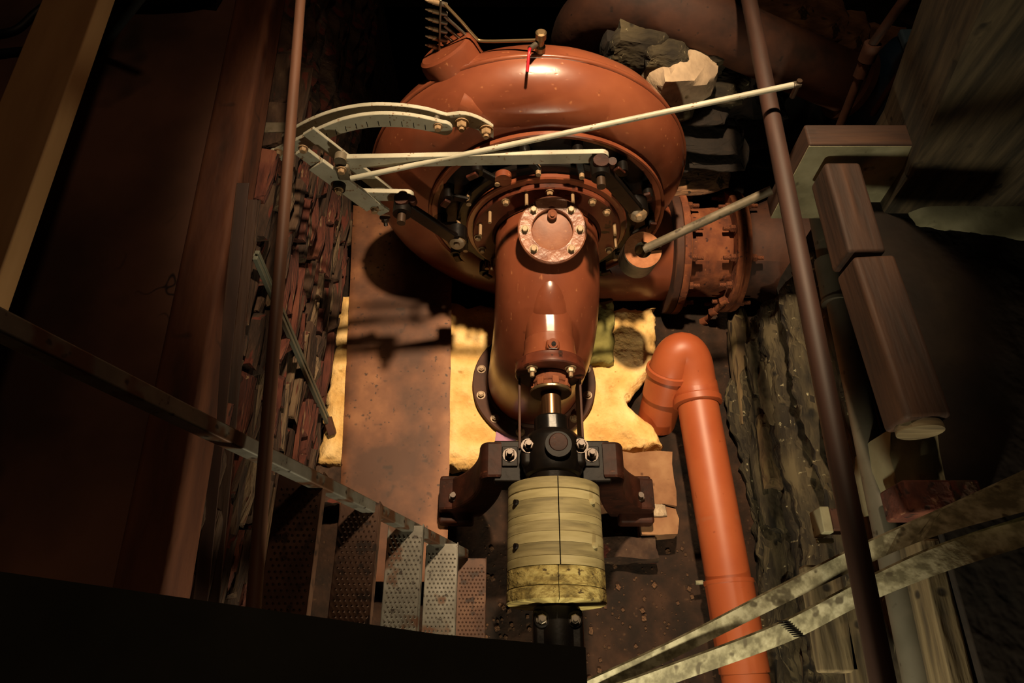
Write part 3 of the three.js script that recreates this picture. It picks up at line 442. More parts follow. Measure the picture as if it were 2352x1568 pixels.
// ================= pit floor: mats, sheet, footing =================
{
  const Y = 0.08, c = (px, py) => onY(px, py, Y);
  const e = (x, z) => V(x, Y, z);
  single('wool_mat', 'yellow glass wool mat left of the draft elbow, partly under the rusty sheet', 'insulation', pad([e(-0.905, -0.08), e(0.03, 0.0), e(0.02, 0.735), e(-0.9, 0.69)], 70, 60, 0.075, 0.03, 7, 0.03, 31, undefined), M.wool);
  single('wool_mat', 'yellow glass wool mat right of the draft elbow, reaching the orange pipe', 'insulation', pad([e(0.06, 0.02), e(0.5, -0.03), e(0.475, 0.63), e(0.06, 0.66)], 50, 60, 0.075, 0.035, 7, 0.03, 37, undefined, (q, u) => { q.x -= 0.13 * u * u * Math.exp(-(((q.z - 0.43) / 0.1) ** 2)); }), M.wool);
  const q = (px, py) => onY(px, py, 0.125);
  single('wool_offcut', 'dull olive fold of glass wool standing beside the draft elbow', 'insulation', pad([q(1360, 690), q(1412, 684), q(1412, 828), q(1350, 835)], 16, 24, 0.05, 0.03, 14, 0.015, 41), M.woolDull);
  const s = (px, py, y) => onY(px, py, y);
  const t = single('metal_sheet', 'long rust brown metal sheet laid over the glass wool on the left', 'sheet', pad([s(812, 470, 0.13), s(1040, 500, 0.13), s(1027, 1335, 0.1), s(772, 1335, 0.1)], 20, 50, 0.006, 0.006, 3, 0.004, 47), M.sheet);
  // timber and stone footing at the near end of the mats
  const ft = (x0, x1, y0, y1, z0, z1, mat, lab, rot = 0) => { const g = new THREE.BoxGeometry(1, 1, 1, 6, 3, 4); g.deleteAttribute('uv'); g.deleteAttribute('normal'); const w = mergeVertices(g, 1e-4), p = w.attributes.position; for (let i = 0; i < p.count; i++) { const X = lerp(x0, x1, p.getX(i) + 0.5), Z = lerp(z0, z1, p.getZ(i) + 0.5), Yy = lerp(y0, y1, p.getY(i) + 0.5), a = 0.02; p.setXYZ(i, X + a * fb3(X * 14, Yy * 14, Z * 14, 3), Yy + a * fb3(X * 14, Yy * 14, Z * 14, 4), Z + a * fb3(X * 14, Yy * 14, Z * 14, 5)); } return single('footing_stone', lab, 'stone', toCreasedNormals(boxUV(w), 0.7), mat); };
  ft(0.2, 0.5, -0.03, 0.1, 0.66, 0.87, M.footing, 'large flat reddish footing stone between the bearing pedestal and the orange pipe');
  ft(0.36, 0.5, -0.03, 0.085, 0.875, 0.975, M.footing, 'smaller footing stone with a white patch in front of the large flat one');
  ft(0.2, 0.42, -0.03, 0.06, 0.98, 1.06, M.brickC, 'low dark footing stone under the right pedestal foot');
  ft(-0.9, -0.78, -0.03, 0.1, 0.72, 0.86, M.brickC, 'rounded brown stone at the foot of the brick wall beside the rusty sheet');
  ft(-0.42, -0.3, -0.03, 0.07, 1.15, 1.24, M.slate, 'dark brown stone beside the ladder foot');
  const pt = onY(1515, 1172, 0.09); single('plaster_patch', 'white plaster patch stuck on the smaller footing stone', 'plaster', (() => { const g = ROCKS[1].clone(); g.scale(0.05, 0.014, 0.045); g.translate(pt.x, 0.092, pt.z); return g; })(), M.stonePale);
  // pebbles and crumbs on the earth
  const list = []; for (let k = 0; k < 420; k++) { const x = rr(-0.3, 0.55), z = rr(0.98, 1.5), r = 0.002 + 0.007 * rnd() ** 3, g = ROCKS[k % 7].clone(); g.scale(2 * r, 1.4 * r, 2 * r); g.rotateY(rr(0, 6)); g.translate(x, -0.03 + 0.05 * fb3(x * 4, -0.12, z * 4, 9) + r * 0.4, z); list.push(g); }
  const st = single('gravel', 'loose pebbles and crumbs scattered on the dark earth floor', 'gravel', both(...list), M.slate); st.userData.kind = 'stuff';
  single('rag', 'pinkish scrap of plastic sheet showing under the draft flange', 'plastic', pad([onY(1140, 985, 0.09), onY(1185, 985, 0.09), onY(1185, 1032, 0.09), onY(1135, 1030, 0.09)], 10, 10, 0.004, 0.01, 20, 0.004, 51), M.plum);
}
// ================= turbine =================
const SH = 0.63;                                          // height of the shaft
const ZV = -0.25, inner = (t) => 0.258 - 0.01 * t, rad = (t) => t < 0 ? 0.218 : t < 0.25 ? lerp(0.218, 0.203, t / 0.25) : t < 0.5 ? lerp(0.203, 0.165, (t - 0.25) * 4) : t < 0.75 ? lerp(0.165, 0.132, (t - 0.5) * 4) : lerp(0.132, 0.085, (t - 0.75) * 4);
const rz = (t) => t < 0 ? 1 : lerp(1, 0.84, sm(clamp(t / 0.2))) + 0.16 * sm(clamp((t - 0.35) / 0.3)), dirT = (t) => t < 0 ? V(0, -1, 0) : V(-Math.sin(2 * Math.PI * t), -Math.cos(2 * Math.PI * t), 0);
const ctrT = (t, k = 1) => { const s = t < 0 ? V(-t * 3, 0, 0) : V(0, 0, 0); return V(0, SH, ZV).add(s).addScaledVector(dirT(t), inner(Math.max(t, 0)) + k * rad(t)); };
const casing = thing('turbine_casing', 'glossy red brown spiral turbine casing filling the middle of the pit', 'turbine', [0, 0, ZV]);
{
  const N = 180, K = 44, pos = [], uv = [], idx = []; let run = 0, last = null;
  for (let i = 0; i <= N; i++) {
    const t = i < 20 ? -0.19 * (1 - i / 20) : (i - 20) / (N - 20) * 0.985, c = ctrT(t), d = dirT(t), r = rad(t); if (last) run += c.distanceTo(last); last = c;
    for (let k = 0; k <= K; k++) { const a = 2 * Math.PI * k / K, q = c.clone().addScaledVector(d, Math.cos(a) * r).add(V(0, 0, Math.sin(a) * r * rz(t))); const w = 0.0035 * fb3(q.x * 7, q.y * 7, q.z * 7, 3); q.addScaledVector(d, Math.cos(a) * w).z += Math.sin(a) * w; pos.push(q.x, q.y, q.z); uv.push(run, k / K * 2 * Math.PI * r); }
  }
  for (let i = 0; i < N; i++) for (let k = 0; k < K; k++) { const a = i * (K + 1) + k, b = a + K + 1; idx.push(a, a + 1, b, b, a + 1, b + 1); }
  const g = new THREE.BufferGeometry(); g.setAttribute('position', new THREE.Float32BufferAttribute(pos, 3)); g.setAttribute('uv', new THREE.Float32BufferAttribute(uv, 2)); g.setIndex(idx); g.computeVertexNormals();
  part(casing, 'shell', g, M.casing);
  const pts = []; for (let i = 0; i <= 110; i++) { const t = i / 110 * 0.97; pts.push(ctrT(t, 2).addScaledVector(dirT(t), -0.0015)); }
  part(casing, 'seam', tube(pts, 0.0095, 220, 8), M.casing, 'raised casting seam round the rim');
  // hand-hole pad on the far upper left
  const t = 0.405, d = dirT(t).add(V(0, 0.15, -0.35)).normalize(), c = ctrT(t, 1).add(V(0, 0, -0.03)).addScaledVector(d, 0.13);
  part(casing, 'hatch', lathe([[0.0, 0.085], [0.085, 0.085], [0.095, 0.078], [0.1, 0.06], [0.101, 0.02], [0.104, 0.0], [0.112, -0.02], [0.115, -0.08]], c, d, 40), M.casing);
  // gusset that carries the guide bars
  const G = (x, y, z) => onZ(x, y, z);
  part(casing, 'gusset', toCreasedNormals(boxUV(new ConvexGeometry([G(1067, 213, -0.16), G(1047, 262, -0.117), G(1088, 250, -0.12), G(1052, 280, -0.117), G(1138, 293, -0.117), G(1150, 278, -0.13), G(1132, 268, -0.125), G(1062, 312, -0.117), G(1138, 315, -0.117)])), 1.4), M.casing);
  // front cover: raised lip, annular plate, inner rim
  part(casing, 'cover_lip', lathe([[0.405, 0.0], [0.433, 0.0], [0.436, 0.004], [0.436, 0.018], [0.43, 0.02], [0.426, 0.017], [0.424, 0.006], [0.405, 0.005]], V(0, SH, -0.088), V(0, 0, 1), 96), M.casing);
  part(casing, 'cover_plate', lathe([[0.27, 0.045], [0.3, 0.04], [0.3, 0.012], [0.415, 0.008], [0.418, -0.02]], V(0, SH, -0.093), V(0, 0, 1), 96), M.black);
  part(casing, 'inner_rim', lathe([[0.262, 0.0], [0.29, 0.0], [0.296, 0.005], [0.296, 0.042], [0.291, 0.047], [0.262, 0.047]], V(0, SH, -0.058), V(0, 0, 1), 96), M.casing);
  const ear = onZ(1156, 408, -0.02); part(casing, 'ear', rod(ear.clone().add(V(0, 0, -0.012)), ear.clone().add(V(0, 0, 0.012)), 0.028, 24), M.casing);
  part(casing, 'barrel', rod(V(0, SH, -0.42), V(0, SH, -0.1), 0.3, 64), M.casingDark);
  // inlet flange
  part(casing, 'inlet_flange', lathe([[0.2, 0], [0.272, 0.0], [0.276, 0.004], [0.276, 0.03], [0.272, 0.034], [0.2, 0.034]], V(0.545, SH - 0.258 - 0.218, ZV), V(1, 0, 0), 64), M.rustDark);
}
// grease nipples, petcock
{
  const z = -0.36, a = onZ(1013, -8, z), b = onZ(1009, 112, z), t = thing('grease_manifold', 'upright brass nipple plate with grease tubes on top of the casing', 'manifold', b);
  part(t, 'plate', beam(a, b, 0.034, 0.006, V(1, 0, 0), 0.0015), M.steel);
  part(t, 'bracket', beam(b.clone().add(V(-0.012, -0.01, 0)), onZ(984, 140, z), 0.03, 0.012, YAX, 0.003), M.steel);
  for (let k = 0; k < 6; k++) {
    const y = 4 + k * 20.5, p = onZ(1010, y + 4, z), q = onZ(977, y - 9, z).add(V(0, 0, 0.01));
    const d = q.clone().sub(p), f = part(t, 'nipple', both(rod(p.clone(), p.clone().addScaledVector(d, 0.5), 0.0085, 6), rod(p.clone().addScaledVector(d, 0.5), p.clone().addScaledVector(d, 0.8), 0.006, 12), rod(p.clone().addScaledVector(d, 0.8), q, 0.0045, 10, 0.0025)), M.bolt);
    part(t, 'union', rod(p.clone(), p.clone().addScaledVector(d, -0.5), 0.008, 6), M.steel);
  }
  const tubes = [[[1020, 8], [1060, 50], [1098, 92], [1130, 95], [1180, 94], [1236, 92]], [[1020, 36], [1060, 72], [1090, 100], [1101, 122]], [[1020, 58], [1060, 92], [1090, 118]], [[1020, 80], [1045, 100], [1068, 122]], [[1018, 98], [1030, 110], [1044, 124]]];
  tubes.forEach((L, i) => part(t, 'tube', tube(L.map(([x, y], k) => onZ(x, y, i ? z - 0.01 * k : lerp(z, -0.27, clamp((x - 1020) / 216)))), 0.0052, 60, 10, 0.25), i ? M.steel : M.brass));
  const pz = -0.262, o = onZ(1240, 140, pz), v = thing('drain_cock', 'small brass petcock with a red lever on the crown of the casing', 'valve', o);
  part(v, 'boss', rod(V(o.x, o.y - 0.03, pz), V(o.x, o.y + 0.008, pz), 0.024, 24), M.casing);
  part(v, 'body', lathe([[0.0, 0], [0.013, 0], [0.013, 0.03], [0.016, 0.034], [0.016, 0.05], [0.01, 0.055], [0.012, 0.075], [0.017, 0.08], [0.017, 0.1], [0.012, 0.104], [0, 0.104]], V(o.x, o.y + 0.005, pz), YAX, 24), M.brass);
  const h0 = V(o.x - 0.01, o.y + 0.07, pz + 0.005), h1 = onZ(1217, 112, -0.225), h2 = onZ(1211, 165, -0.16);
  part(v, 'lever_boss', rod(h0, h1, 0.009, 12), M.steel);
  part(v, 'lever', tube([h1, h1.clone().lerp(h2, 0.35).add(V(0, 0.012, 0)), h2], 0.0048, 30, 10), M.red, 'red lever');
}
// regulating gear on the cover
{
  const t = thing('regulating_ring', 'black regulating ring with guide vane cranks around the turbine cover', 'ring', [0, SH, -0.06]);
  part(t, 'ring', lathe([[0.292, 0], [0.33, 0], [0.333, 0.004], [0.333, 0.022], [0.329, 0.026], [0.292, 0.026]], V(0, SH, -0.06), V(0, 0, 1), 96), M.black);
  const n = 14;
  for (let k = 0; k < n; k++) {
    const a = (k + 0.5) / n * 2 * Math.PI, P = (r, da, z) => V(r * Math.sin(a + da), SH + r * Math.cos(a + da), z), zz = V(0, 0, 1);
    const c = part(t, 'crank', (() => { const p = P(0.388, 0, -0.075), q = P(0.325, 0.1, -0.02); return both(boxUV(rod(p.clone().add(V(0, 0, -0.02)), p.clone().add(V(0, 0, 0.05)), 0.019, 20)), beam(p.clone().add(V(0, 0, 0.035)), q.clone(), 0.026, 0.013, V(0, 0, 1), 0.004)); })(), M.black);
    const q = P(0.325, 0.1, -0.02); part(c, 'pin', rod(q.clone().add(V(0, 0, -0.02)), q.clone().add(V(0, 0, 0.02)), 0.009, 14), M.bolt);
    const s = P(0.388, 0, -0.025); part(c, 'clamp', both(beam(s.clone().add(V(0, 0, 0.004)), P(0.395, -0.1, -0.02), 0.024, 0.011, V(0, 0, 1), 0.004)), M.casingDark);
  }
  // two black links from the levers to the ring
  for (const [ax, ay, bx, by, lab] of [[1378, 385, 1466, 488, 'right black link ending in a bronze nut'], [925, 470, 1050, 552, 'left black link ending in a bronze nut']]) {
    const z = 0.085, a = onZ(ax, ay, z), b = onZ(bx, by, z), d = b.clone().sub(a).normalize();
    const l = part(t, 'link', both(beam(a.clone().addScaledVector(d, 0.01), b.clone().addScaledVector(d, -0.01), 0.02, 0.05, V(-d.y, d.x, 0), 0.006), boxUV(rod(a.clone().add(V(0, 0, -0.025)), a.clone().add(V(0, 0, 0.04)), 0.03, 20)), boxUV(rod(b.clone().add(V(0, 0, -0.05)), b.clone().add(V(0, 0, 0.005)), 0.034, 24))), M.black, lab);
    part(l, 'nut', lathe([[0, 0.022], [0.009, 0.022], [0.011, 0.012], [0.026, 0.008], [0.03, 0.0], [0.03, -0.006]], b.clone().add(V(0, 0, 0.008)), V(0, 0.35, 1), 28), M.bolt);
    part(l, 'pin', rod(a.clone().add(V(0, 0, 0.04)), a.clone().add(V(0, 0, 0.075)), 0.014, 16), M.boltDark);
    part(l, 'fork', both(boxUV(rod(a.clone().add(V(0, -0.028, 0)), a.clone().add(V(0, 0.035, 0)), 0.024, 18)), boxUV(rod(a.clone().add(V(0.035, 0.0, -0.01)), a.clone().add(V(0.035, 0.03, 0.0)), 0.013, 14))), M.castIron);
  }
}
// guide bars, lever, links, reach rod
{
  const g = thing('guide_quadrant', 'pair of pale grey curved guide bars from the brick wall to the casing', 'guide bar', onZ(880, 300, -0.07));
  const up = dense([[625, 330], [660, 305], [700, 281], [750, 260], [800, 247], [860, 240], [930, 243], [985, 252], [1028, 264], [1045, 261], [1068, 261], [1100, 271], [1132, 289]].map(([x, y]) => onZ(x, y, -0.1)));
  part(g, 'rear_bar', flatBar(up, -0.11, -0.095, 0.05), M.greyPaint);
  const lo = dense([[630, 345], [690, 316], [740, 292], [790, 273], [850, 262], [920, 262], [975, 270], [1018, 281]].map(([x, y]) => onZ(x, y, -0.05)));
  const fb = part(g, 'front_bar', flatBar(lo, -0.06, -0.045, 0.05, 1), M.greyPaint);
  const ticks = []; for (let k = 0; k < 10; k++) { const p = new THREE.CatmullRomCurve3(lo).getPointAt(0.36 + k * 0.06); ticks.push(box(p.x - 0.0012, p.x + 0.0012, p.y - 0.046, p.y - 0.025, -0.045, -0.0442, 0.0002)); }
  part(fb, 'scale_marks', both(...ticks), M.blackDull);
  for (const [x, y] of [[1061, 282], [1117, 298]]) put(g, 'bolt', BOLTBIG, M.bolt, onZ(x, y, -0.094), V(0, 0, 1));
  put(g, 'bolt', BOLT, M.bolt, onZ(1006, 290, -0.045), V(0, 0, 1)); put(g, 'bolt', BOLT, M.bolt, onZ(640, 348, -0.045), V(0, 0, 1));
  for (const [x, y] of [[1000, 283], [650, 330]]) { const p = onZ(x, y, -0.05); part(g, 'spacer', rod(V(p.x, p.y - 0.02, -0.1), V(p.x, p.y - 0.02, -0.055), 0.01, 14), M.steel); }
  const wb = onZ(636, 308, -0.12); part(g, 'wall_bracket', box(wb.x - 0.07, wb.x + 0.03, wb.y - 0.06, wb.y + 0.015, -0.16, -0.115, 0.005), M.weight);
  // two-plate lever
  const L0 = onZ(690, 345, 0.05), L1 = onZ(884, 488, 0.05), t = thing('regulating_lever', 'grey two-plate lever sloping down from the guide bars towards the casing', 'lever', L1);
  const d = L1.clone().sub(L0).normalize(), nrm = V(-d.y, d.x, 0);
  const A = L0.clone(), B = L0.clone().lerp(L1, 0.17), C = L0.clone().lerp(L1, 0.86);
  part(t, 'front_plate', both(beam(A, B.clone().addScaledVector(d, 0.02), 0.014, 0.046, nrm, 0.003), beam(B.clone().add(V(0, 0, 0.009)), C.clone().add(V(0, 0, 0.009)), 0.014, 0.066, nrm, 0.003), beam(C.clone().addScaledVector(d, -0.03).add(V(0, 0, 0.002)), L1, 0.012, 0.046, nrm, 0.003)), M.greyPaint);
  const rp = V(0.02, 0.02, -0.06); part(t, 'rear_plate', beam(L0.clone().add(rp), L1.clone().add(rp), 0.012, 0.05, nrm, 0.003), M.greyPaint);
  const pv = onZ(779, 432, 0.08); part(t, 'pivot', rod(pv.clone().add(V(0, 0, -0.12)), pv.clone().add(V(0, 0, 0.006)), 0.02, 24), M.blackDull);
  put(t, 'bolt', BOLT, M.bolt, pv.clone().add(V(0, 0, 0.005)), V(0, 0, 1));
  put(t, 'bolt', BOLT, M.bolt, onZ(697, 340, 0.06), V(0, 0, 1)); put(t, 'bolt', BOLT, M.bolt, onZ(861, 480, 0.065), V(0, 0, 1));
  put(t, 'nut', NUT, M.boltDark, onZ(884, 498, 0.055), V(0, -1, 0.5));
  // clevis and upper link
  const cl = onZ(790, 385, 0.05); 
  const u = thing('link_bar', 'longer upper pale grey flat link bar between the lever and the right black link', 'link bar', onZ(800, 362, 0.04));
  part(u, 'bar', flatBar([onZ(800, 358, 0.045), onZ(1383, 346, 0.045)], 0.038, 0.056, 0.042, 1), M.greyPaint);
  part(u, 'clevis', both(boxUV(rod(V(cl.x, cl.y + 0.045, 0.04), V(cl.x, cl.y + 0.045, 0.066), 0.019, 20)), box(cl.x - 0.022, cl.x + 0.022, cl.y - 0.035, cl.y + 0.03, 0.055, 0.075, 0.008)), M.weight);
  put(u, 'bolt', BOLT, M.bolt, V(cl.x, cl.y + 0.02, 0.075), V(0, 0, 1));
  const l2 = thing('link_bar', 'shorter lower pale grey flat link bar between the lever and the left black link', 'link bar', onZ(815, 440, 0.04));
  part(l2, 'bar', flatBar([onZ(812, 436, 0.045), onZ(934, 438, 0.045)], 0.038, 0.056, 0.04, 1), M.greyPaint);
  put(l2, 'bolt', BOLT, M.bolt, onZ(926, 444, 0.056), V(0, 0, 1));
  // long reach rod
  const r0 = onZ(806, 410, 0.085), r1 = atD(1822, 195, 2.02), r = thing('reach_rod', 'long slender pale rod slanting across the casing to the upper right', 'rod', r0);
  part(r, 'rod', rod(r0, r1, 0.0088, 18), M.greyPaint);
  const re = atD(1840, 192, 2.02); part(r, 'eye', beam(r1, re, 0.02, 0.012, YAX, 0.004), M.steel);
  part(r, 'pin', rod(re.clone().add(V(-0.008, 0.012, 0)), re.clone().add(V(-0.008, -0.05, 0)), 0.008, 12), M.boltDark);
  // slotted weight on its rod
  const w = V(0.335, 0.7, 0.12), wd = V(0, 0.955, 0.3).normalize(), bt = w.clone().addScaledVector(wd, -0.13);
  const ws = new THREE.Shape(); ws.absarc(0, 0, 0.066, 0.22, 2 * Math.PI - 0.02, false); ws.lineTo(0.026, -0.004); ws.absarc(0, 0, 0.03, -0.15 + 2 * Math.PI, 0.55, true);
  const cw = thing('slotted_weight', 'grey cylindrical slotted weight hanging beside the casing with a rod through it', 'weight', bt);
  const wg = new THREE.ExtrudeGeometry(ws, { depth: 0.126, bevelEnabled: true, bevelSize: 0.002, bevelThickness: 0.002, bevelSegments: 1, curveSegments: 40 }).rotateX(-Math.PI / 2), wq = new THREE.Quaternion().setFromUnitVectors(YAX, wd);
  part(cw, 'body', toCreasedNormals(boxUV(wg.applyQuaternion(wq).translate(bt.x, bt.y, bt.z)), 0.5), M.weight);
  const wt = new THREE.ExtrudeGeometry(ws, { depth: 0.002, bevelEnabled: false, curveSegments: 40 }).rotateX(-Math.PI / 2).applyQuaternion(wq); const wp = bt.clone().addScaledVector(wd, 0.1285); wt.translate(wp.x, wp.y, wp.z);
  part(cw, 'top_face', boxUV(wt), M.weightTop, 'bare rusty top face');
  const e0 = w.clone().add(V(0.006, 0.006, 0.0)), e1 = atD(1772, 436, 2.3);
  single('weight_rod', 'dark iron rod slanting from the slotted weight up to the whitewashed crossbeam', 'rod', rod(e0.clone().addScaledVector(e1.clone().sub(e0), -0.01), e1, 0.0155, 20), M.weight);
}
// draft elbow with inspection port and stuffing box
{
  const RE = 0.188, RB = 0.3, cz = 0.065, cy = SH - RB;
  const t = thing('draft_elbow', 'glossy red brown draft elbow bending from the turbine cover down to the floor', 'elbow', [0, 0.08, cz + RB]);
  const pts = [], N = 60, K = 56, pos = [], uv = [], idx = []; let run = 0, last;
  for (let i = 0; i <= N; i++) {
    const f = i / N; let c, d;
    if (f < 0.1) { c = V(0, SH, cz * f / 0.1); d = YAX.clone(); } else if (f < 0.8) { const a = (f - 0.1) / 0.7 * Math.PI / 2; c = V(0, cy + RB * Math.cos(a), cz + RB * Math.sin(a)); d = V(0, Math.cos(a), Math.sin(a)); } else { c = V(0, lerp(cy, 0.1, (f - 0.8) / 0.2), cz + RB); d = V(0, 0, 1); }
    { const k = clamp((f - 0.25) / 0.7); c.x -= 0.036 * k * k; } if (last) run += c.distanceTo(last); last = c.clone();
    for (let k = 0; k <= K; k++) { const a = 2 * Math.PI * k / K, q = c.clone().addScaledVector(d, Math.cos(a) * RE).add(V(Math.sin(a) * RE, 0, 0)); pos.push(q.x, q.y, q.z); uv.push(run, k / K * 2 * Math.PI * RE); }
  }
  for (let i = 0; i < N; i++) for (let k = 0; k < K; k++) { const a = i * (K + 1) + k, b = a + K + 1; idx.push(a, a + 1, b, b, a + 1, b + 1); }
  const g = new THREE.BufferGeometry(); g.setAttribute('position', new THREE.Float32BufferAttribute(pos, 3)); g.setAttribute('uv', new THREE.Float32BufferAttribute(uv, 2)); g.setIndex(idx.reverse()); g.computeVertexNormals();
  { const p = g.attributes.position, n = g.attributes.normal; const c0 = V(0, SH, 0); const q = V(p.getX(0), p.getY(0), p.getZ(0)).sub(c0); if (q.dot(V(n.getX(0), n.getY(0), n.getZ(0))) < 0) { g.setIndex(idx.reverse()); g.computeVertexNormals(); } }
  part(t, 'body', g, M.casing);
  // flange bolted to the turbine cover
  const Z = V(0, 0, 1);
  part(t, 'cover_flange', lathe([[0.17, -0.004], [0.269, -0.004], [0.272, 0.0], [0.272, 0.018], [0.268, 0.022], [0.2, 0.022], [0.192, 0.035]], V(0, SH, -0.01), Z, 96), M.casingDark);
  for (let k = 0; k < 20; k++) { const a = k / 20 * 2 * Math.PI, p = V(0.252 * Math.sin(a) + 0, SH + 0.252 * Math.cos(a), 0.012); if (k % 3 === 1 || k % 3 === 2 && k % 2) put(t, 'stud', STUD, M.bolt, p, Z); else put(t, 'bolt', BOLT, M.bolt, p, Z, undefined, undefined, k); }
  // inspection port
  const e = 69 * Math.PI / 180, pd = V(0, Math.sin(e), Math.cos(e)), pc = V(0.006, 0.866, 0.1545);
  const ip = part(t, 'port_boss', lathe([[0.104, -0.15], [0.104, -0.022], [0.1, -0.02]], pc, pd, 64), M.casingDark);
  part(t, 'port_ring', lathe([[0.067, -0.018], [0.067, -0.004], [0.07, 0], [0.109, 0], [0.114, -0.005], [0.114, -0.018], [0.11, -0.022], [0.067, -0.022]], pc, pd, 72), M.blister, 'blistered pink brown bolted ring');
  part(t, 'port_cover', lathe([[0, -0.012], [0.05, -0.0125], [0.067, -0.016], [0.069, -0.02]], pc, pd, 48), M.disc, 'rusty centre disc');
  const px = V(1, 0, 0), py = px.clone().cross(pd).negate();
  const on = (a, r, h = 0) => pc.clone().addScaledVector(px, r * Math.sin(a)).addScaledVector(py.y > 0 ? py : py.clone().negate(), r * Math.cos(a)).addScaledVector(pd, h);
  for (const a of [0.75, 1.571, 2.39, 3.89, 4.712, 5.53]) put(t, 'port_bolt', BOLT, M.bolt, on(a, 0.0905, -0.001), pd, undefined, undefined, a * 3);
  part(t, 'port_tab', both(boxUV(rod(on(0, 0.05, -0.012), on(0, 0.05, 0.006), 0.016, 18)), rod(on(0, 0.047, 0.006), on(0, 0.047, 0.012), 0.007, 12)), M.rust);
  // shaft housing and stuffing box flange
  part(t, 'shaft_housing', lathe([[0.11, 0.28], [0.092, 0.35], [0.082, 0.41], [0.081, 0.45], [0.086, 0.454], [0.087, 0.48], [0.09, 0.51], [0.1, 0.537]], V(0, SH, 0), Z, 56), M.casing);
  const rib = part(t, 'rib', (() => { const q = new THREE.SphereGeometry(1, 28, 18); q.scale(0.07, 0.06, 0.15); q.rotateX(0.72); q.translate(0, 0.655, 0.37); return boxUV(q); })(), M.casing);
  part(t, 'box_flange', lathe([[0.08, 0.535], [0.112, 0.535], [0.1155, 0.539], [0.1155, 0.553], [0.117, 0.556], [0.117, 0.572], [0.113, 0.576], [0.06, 0.576]], V(0, SH, 0), Z, 64), M.casingDark);
  part(t, 'oil_lug', both(box(-0.018, 0.026, SH + 0.06, SH + 0.12, 0.5, 0.535, 0.01), boxUV(rod(V(0.004, SH + 0.115, 0.515), V(0.004, SH + 0.128, 0.52), 0.016, 18))), M.casing);
  part(t, 'oil_hole', rod(V(0.006, SH + 0.118, 0.518), V(0.006, SH + 0.1295, 0.5225), 0.0075, 12), M.blackDull);
  for (const x of [-0.062, 0.062]) put(t, 'nut', NUT, M.bolt, V(x, SH + 0.066, 0.576), Z, undefined, undefined, x * 9);
  // outlet flange on the floor
  part(t, 'floor_flange', lathe([[0.17, 0.0], [0.25, 0.0], [0.254, 0.004], [0.254, 0.02], [0.25, 0.024], [0.2, 0.024], [0.19, 0.035]], V(-0.036, 0.085, cz + RB), YAX, 80), M.rustDark);
  for (let k = 0; k < 12; k++) { const a = (k + 0.5) / 12 * 2 * Math.PI; put(t, 'bolt', BOLTBIG, M.bolt, V(-0.036 + 0.225 * Math.sin(a), 0.108, cz + RB + 0.225 * Math.cos(a)), YAX, [0.8, 0.6, 0.8]); }
  // packing gland
  const gl = thing('packing_gland', 'rusty notched packing gland where the shaft leaves the draft elbow', 'gland', [0, SH, 0.6]);
  part(gl, 'sleeve', lathe([[0.035, 0.576], [0.062, 0.578], [0.064, 0.584], [0.064, 0.612], [0.06, 0.616], [0.06, 0.63]], V(0, SH, 0), Z, 48), M.rust);
  for (let k = 0; k < 8; k++) { const a = (k + 0.25) / 8 * 2 * Math.PI, p = V(0.062 * Math.sin(a), SH + 0.062 * Math.cos(a), 0.617); const b = new RoundedBoxGeometry(0.022, 0.012, 0.026, 1, 0.002); put(gl, 'lug', boxUV(b), M.rust, p, V(Math.sin(a), Math.cos(a), 0)); }
  part(gl, 'rim', lathe([[0.034, 0.63], [0.066, 0.63], [0.068, 0.633], [0.068, 0.638], [0.066, 0.641], [0.034, 0.641]], V(0, SH, 0), Z, 48), M.brass);
}
// inlet pipe
{
  const y = SH - 0.258 - 0.218, X = V(1, 0, 0), t = thing('inlet_pipe', 'rusty riveted inlet pipe with bolted flanges right of the casing', 'pipe', [0.72, y - 0.28, ZV]);
  part(t, 'pipe', lathe([[0.2, 0.58], [0.2, 0.87]], V(0, y, ZV), X, 64), M.rust);
  part(t, 'flange', lathe([[0.19, 0.58], [0.276, 0.58], [0.278, 0.584], [0.278, 0.606], [0.274, 0.61], [0.205, 0.612]], V(0, y, ZV), X, 64), M.rust);
  part(t, 'flange', lathe([[0.2, 0.8], [0.262, 0.8], [0.268, 0.806], [0.268, 0.822], [0.258, 0.826], [0.258, 0.834], [0.268, 0.838], [0.268, 0.856], [0.2, 0.86]], V(0, y, ZV), X, 64), M.rust);
  part(t, 'taper', lathe([[0.2, 0.86], [0.205, 0.95], [0.235, 1.02], [0.25, 1.4]], V(0, y, ZV), X, 48), M.rustDark);
  const LB = boltGeo(0.017, 0.02, 0.03);
  for (let k = 0; k < 12; k++) { const a = (k + 0.35) / 12 * 2 * Math.PI, c = (r, x) => V(x, y + r * Math.cos(a), ZV + r * Math.sin(a)); put(t, 'bolt', LB, M.rust, c(0.24, 0.61), X); put(t, 'bolt', LB, M.rust, c(0.235, 0.802), V(-1, 0, 0)); if (k % 2) put(t, 'bolt', LB, M.rust, c(0.24, 0.858), X); }
  const bar = [[1665, 690], [1640, 715], [1618, 738]].map(([a, b]) => onZ(a, b, 0.0));
  part(t, 'drain_bolt', both(boxUV(rod(bar[0], bar[2], 0.012, 10)), ...bar.map((p) => boxUV(rod(p.clone().add(V(0.008, 0.012, 0)), p.clone().add(V(-0.01, -0.012, 0)), 0.021, 6)))), M.rust);
}
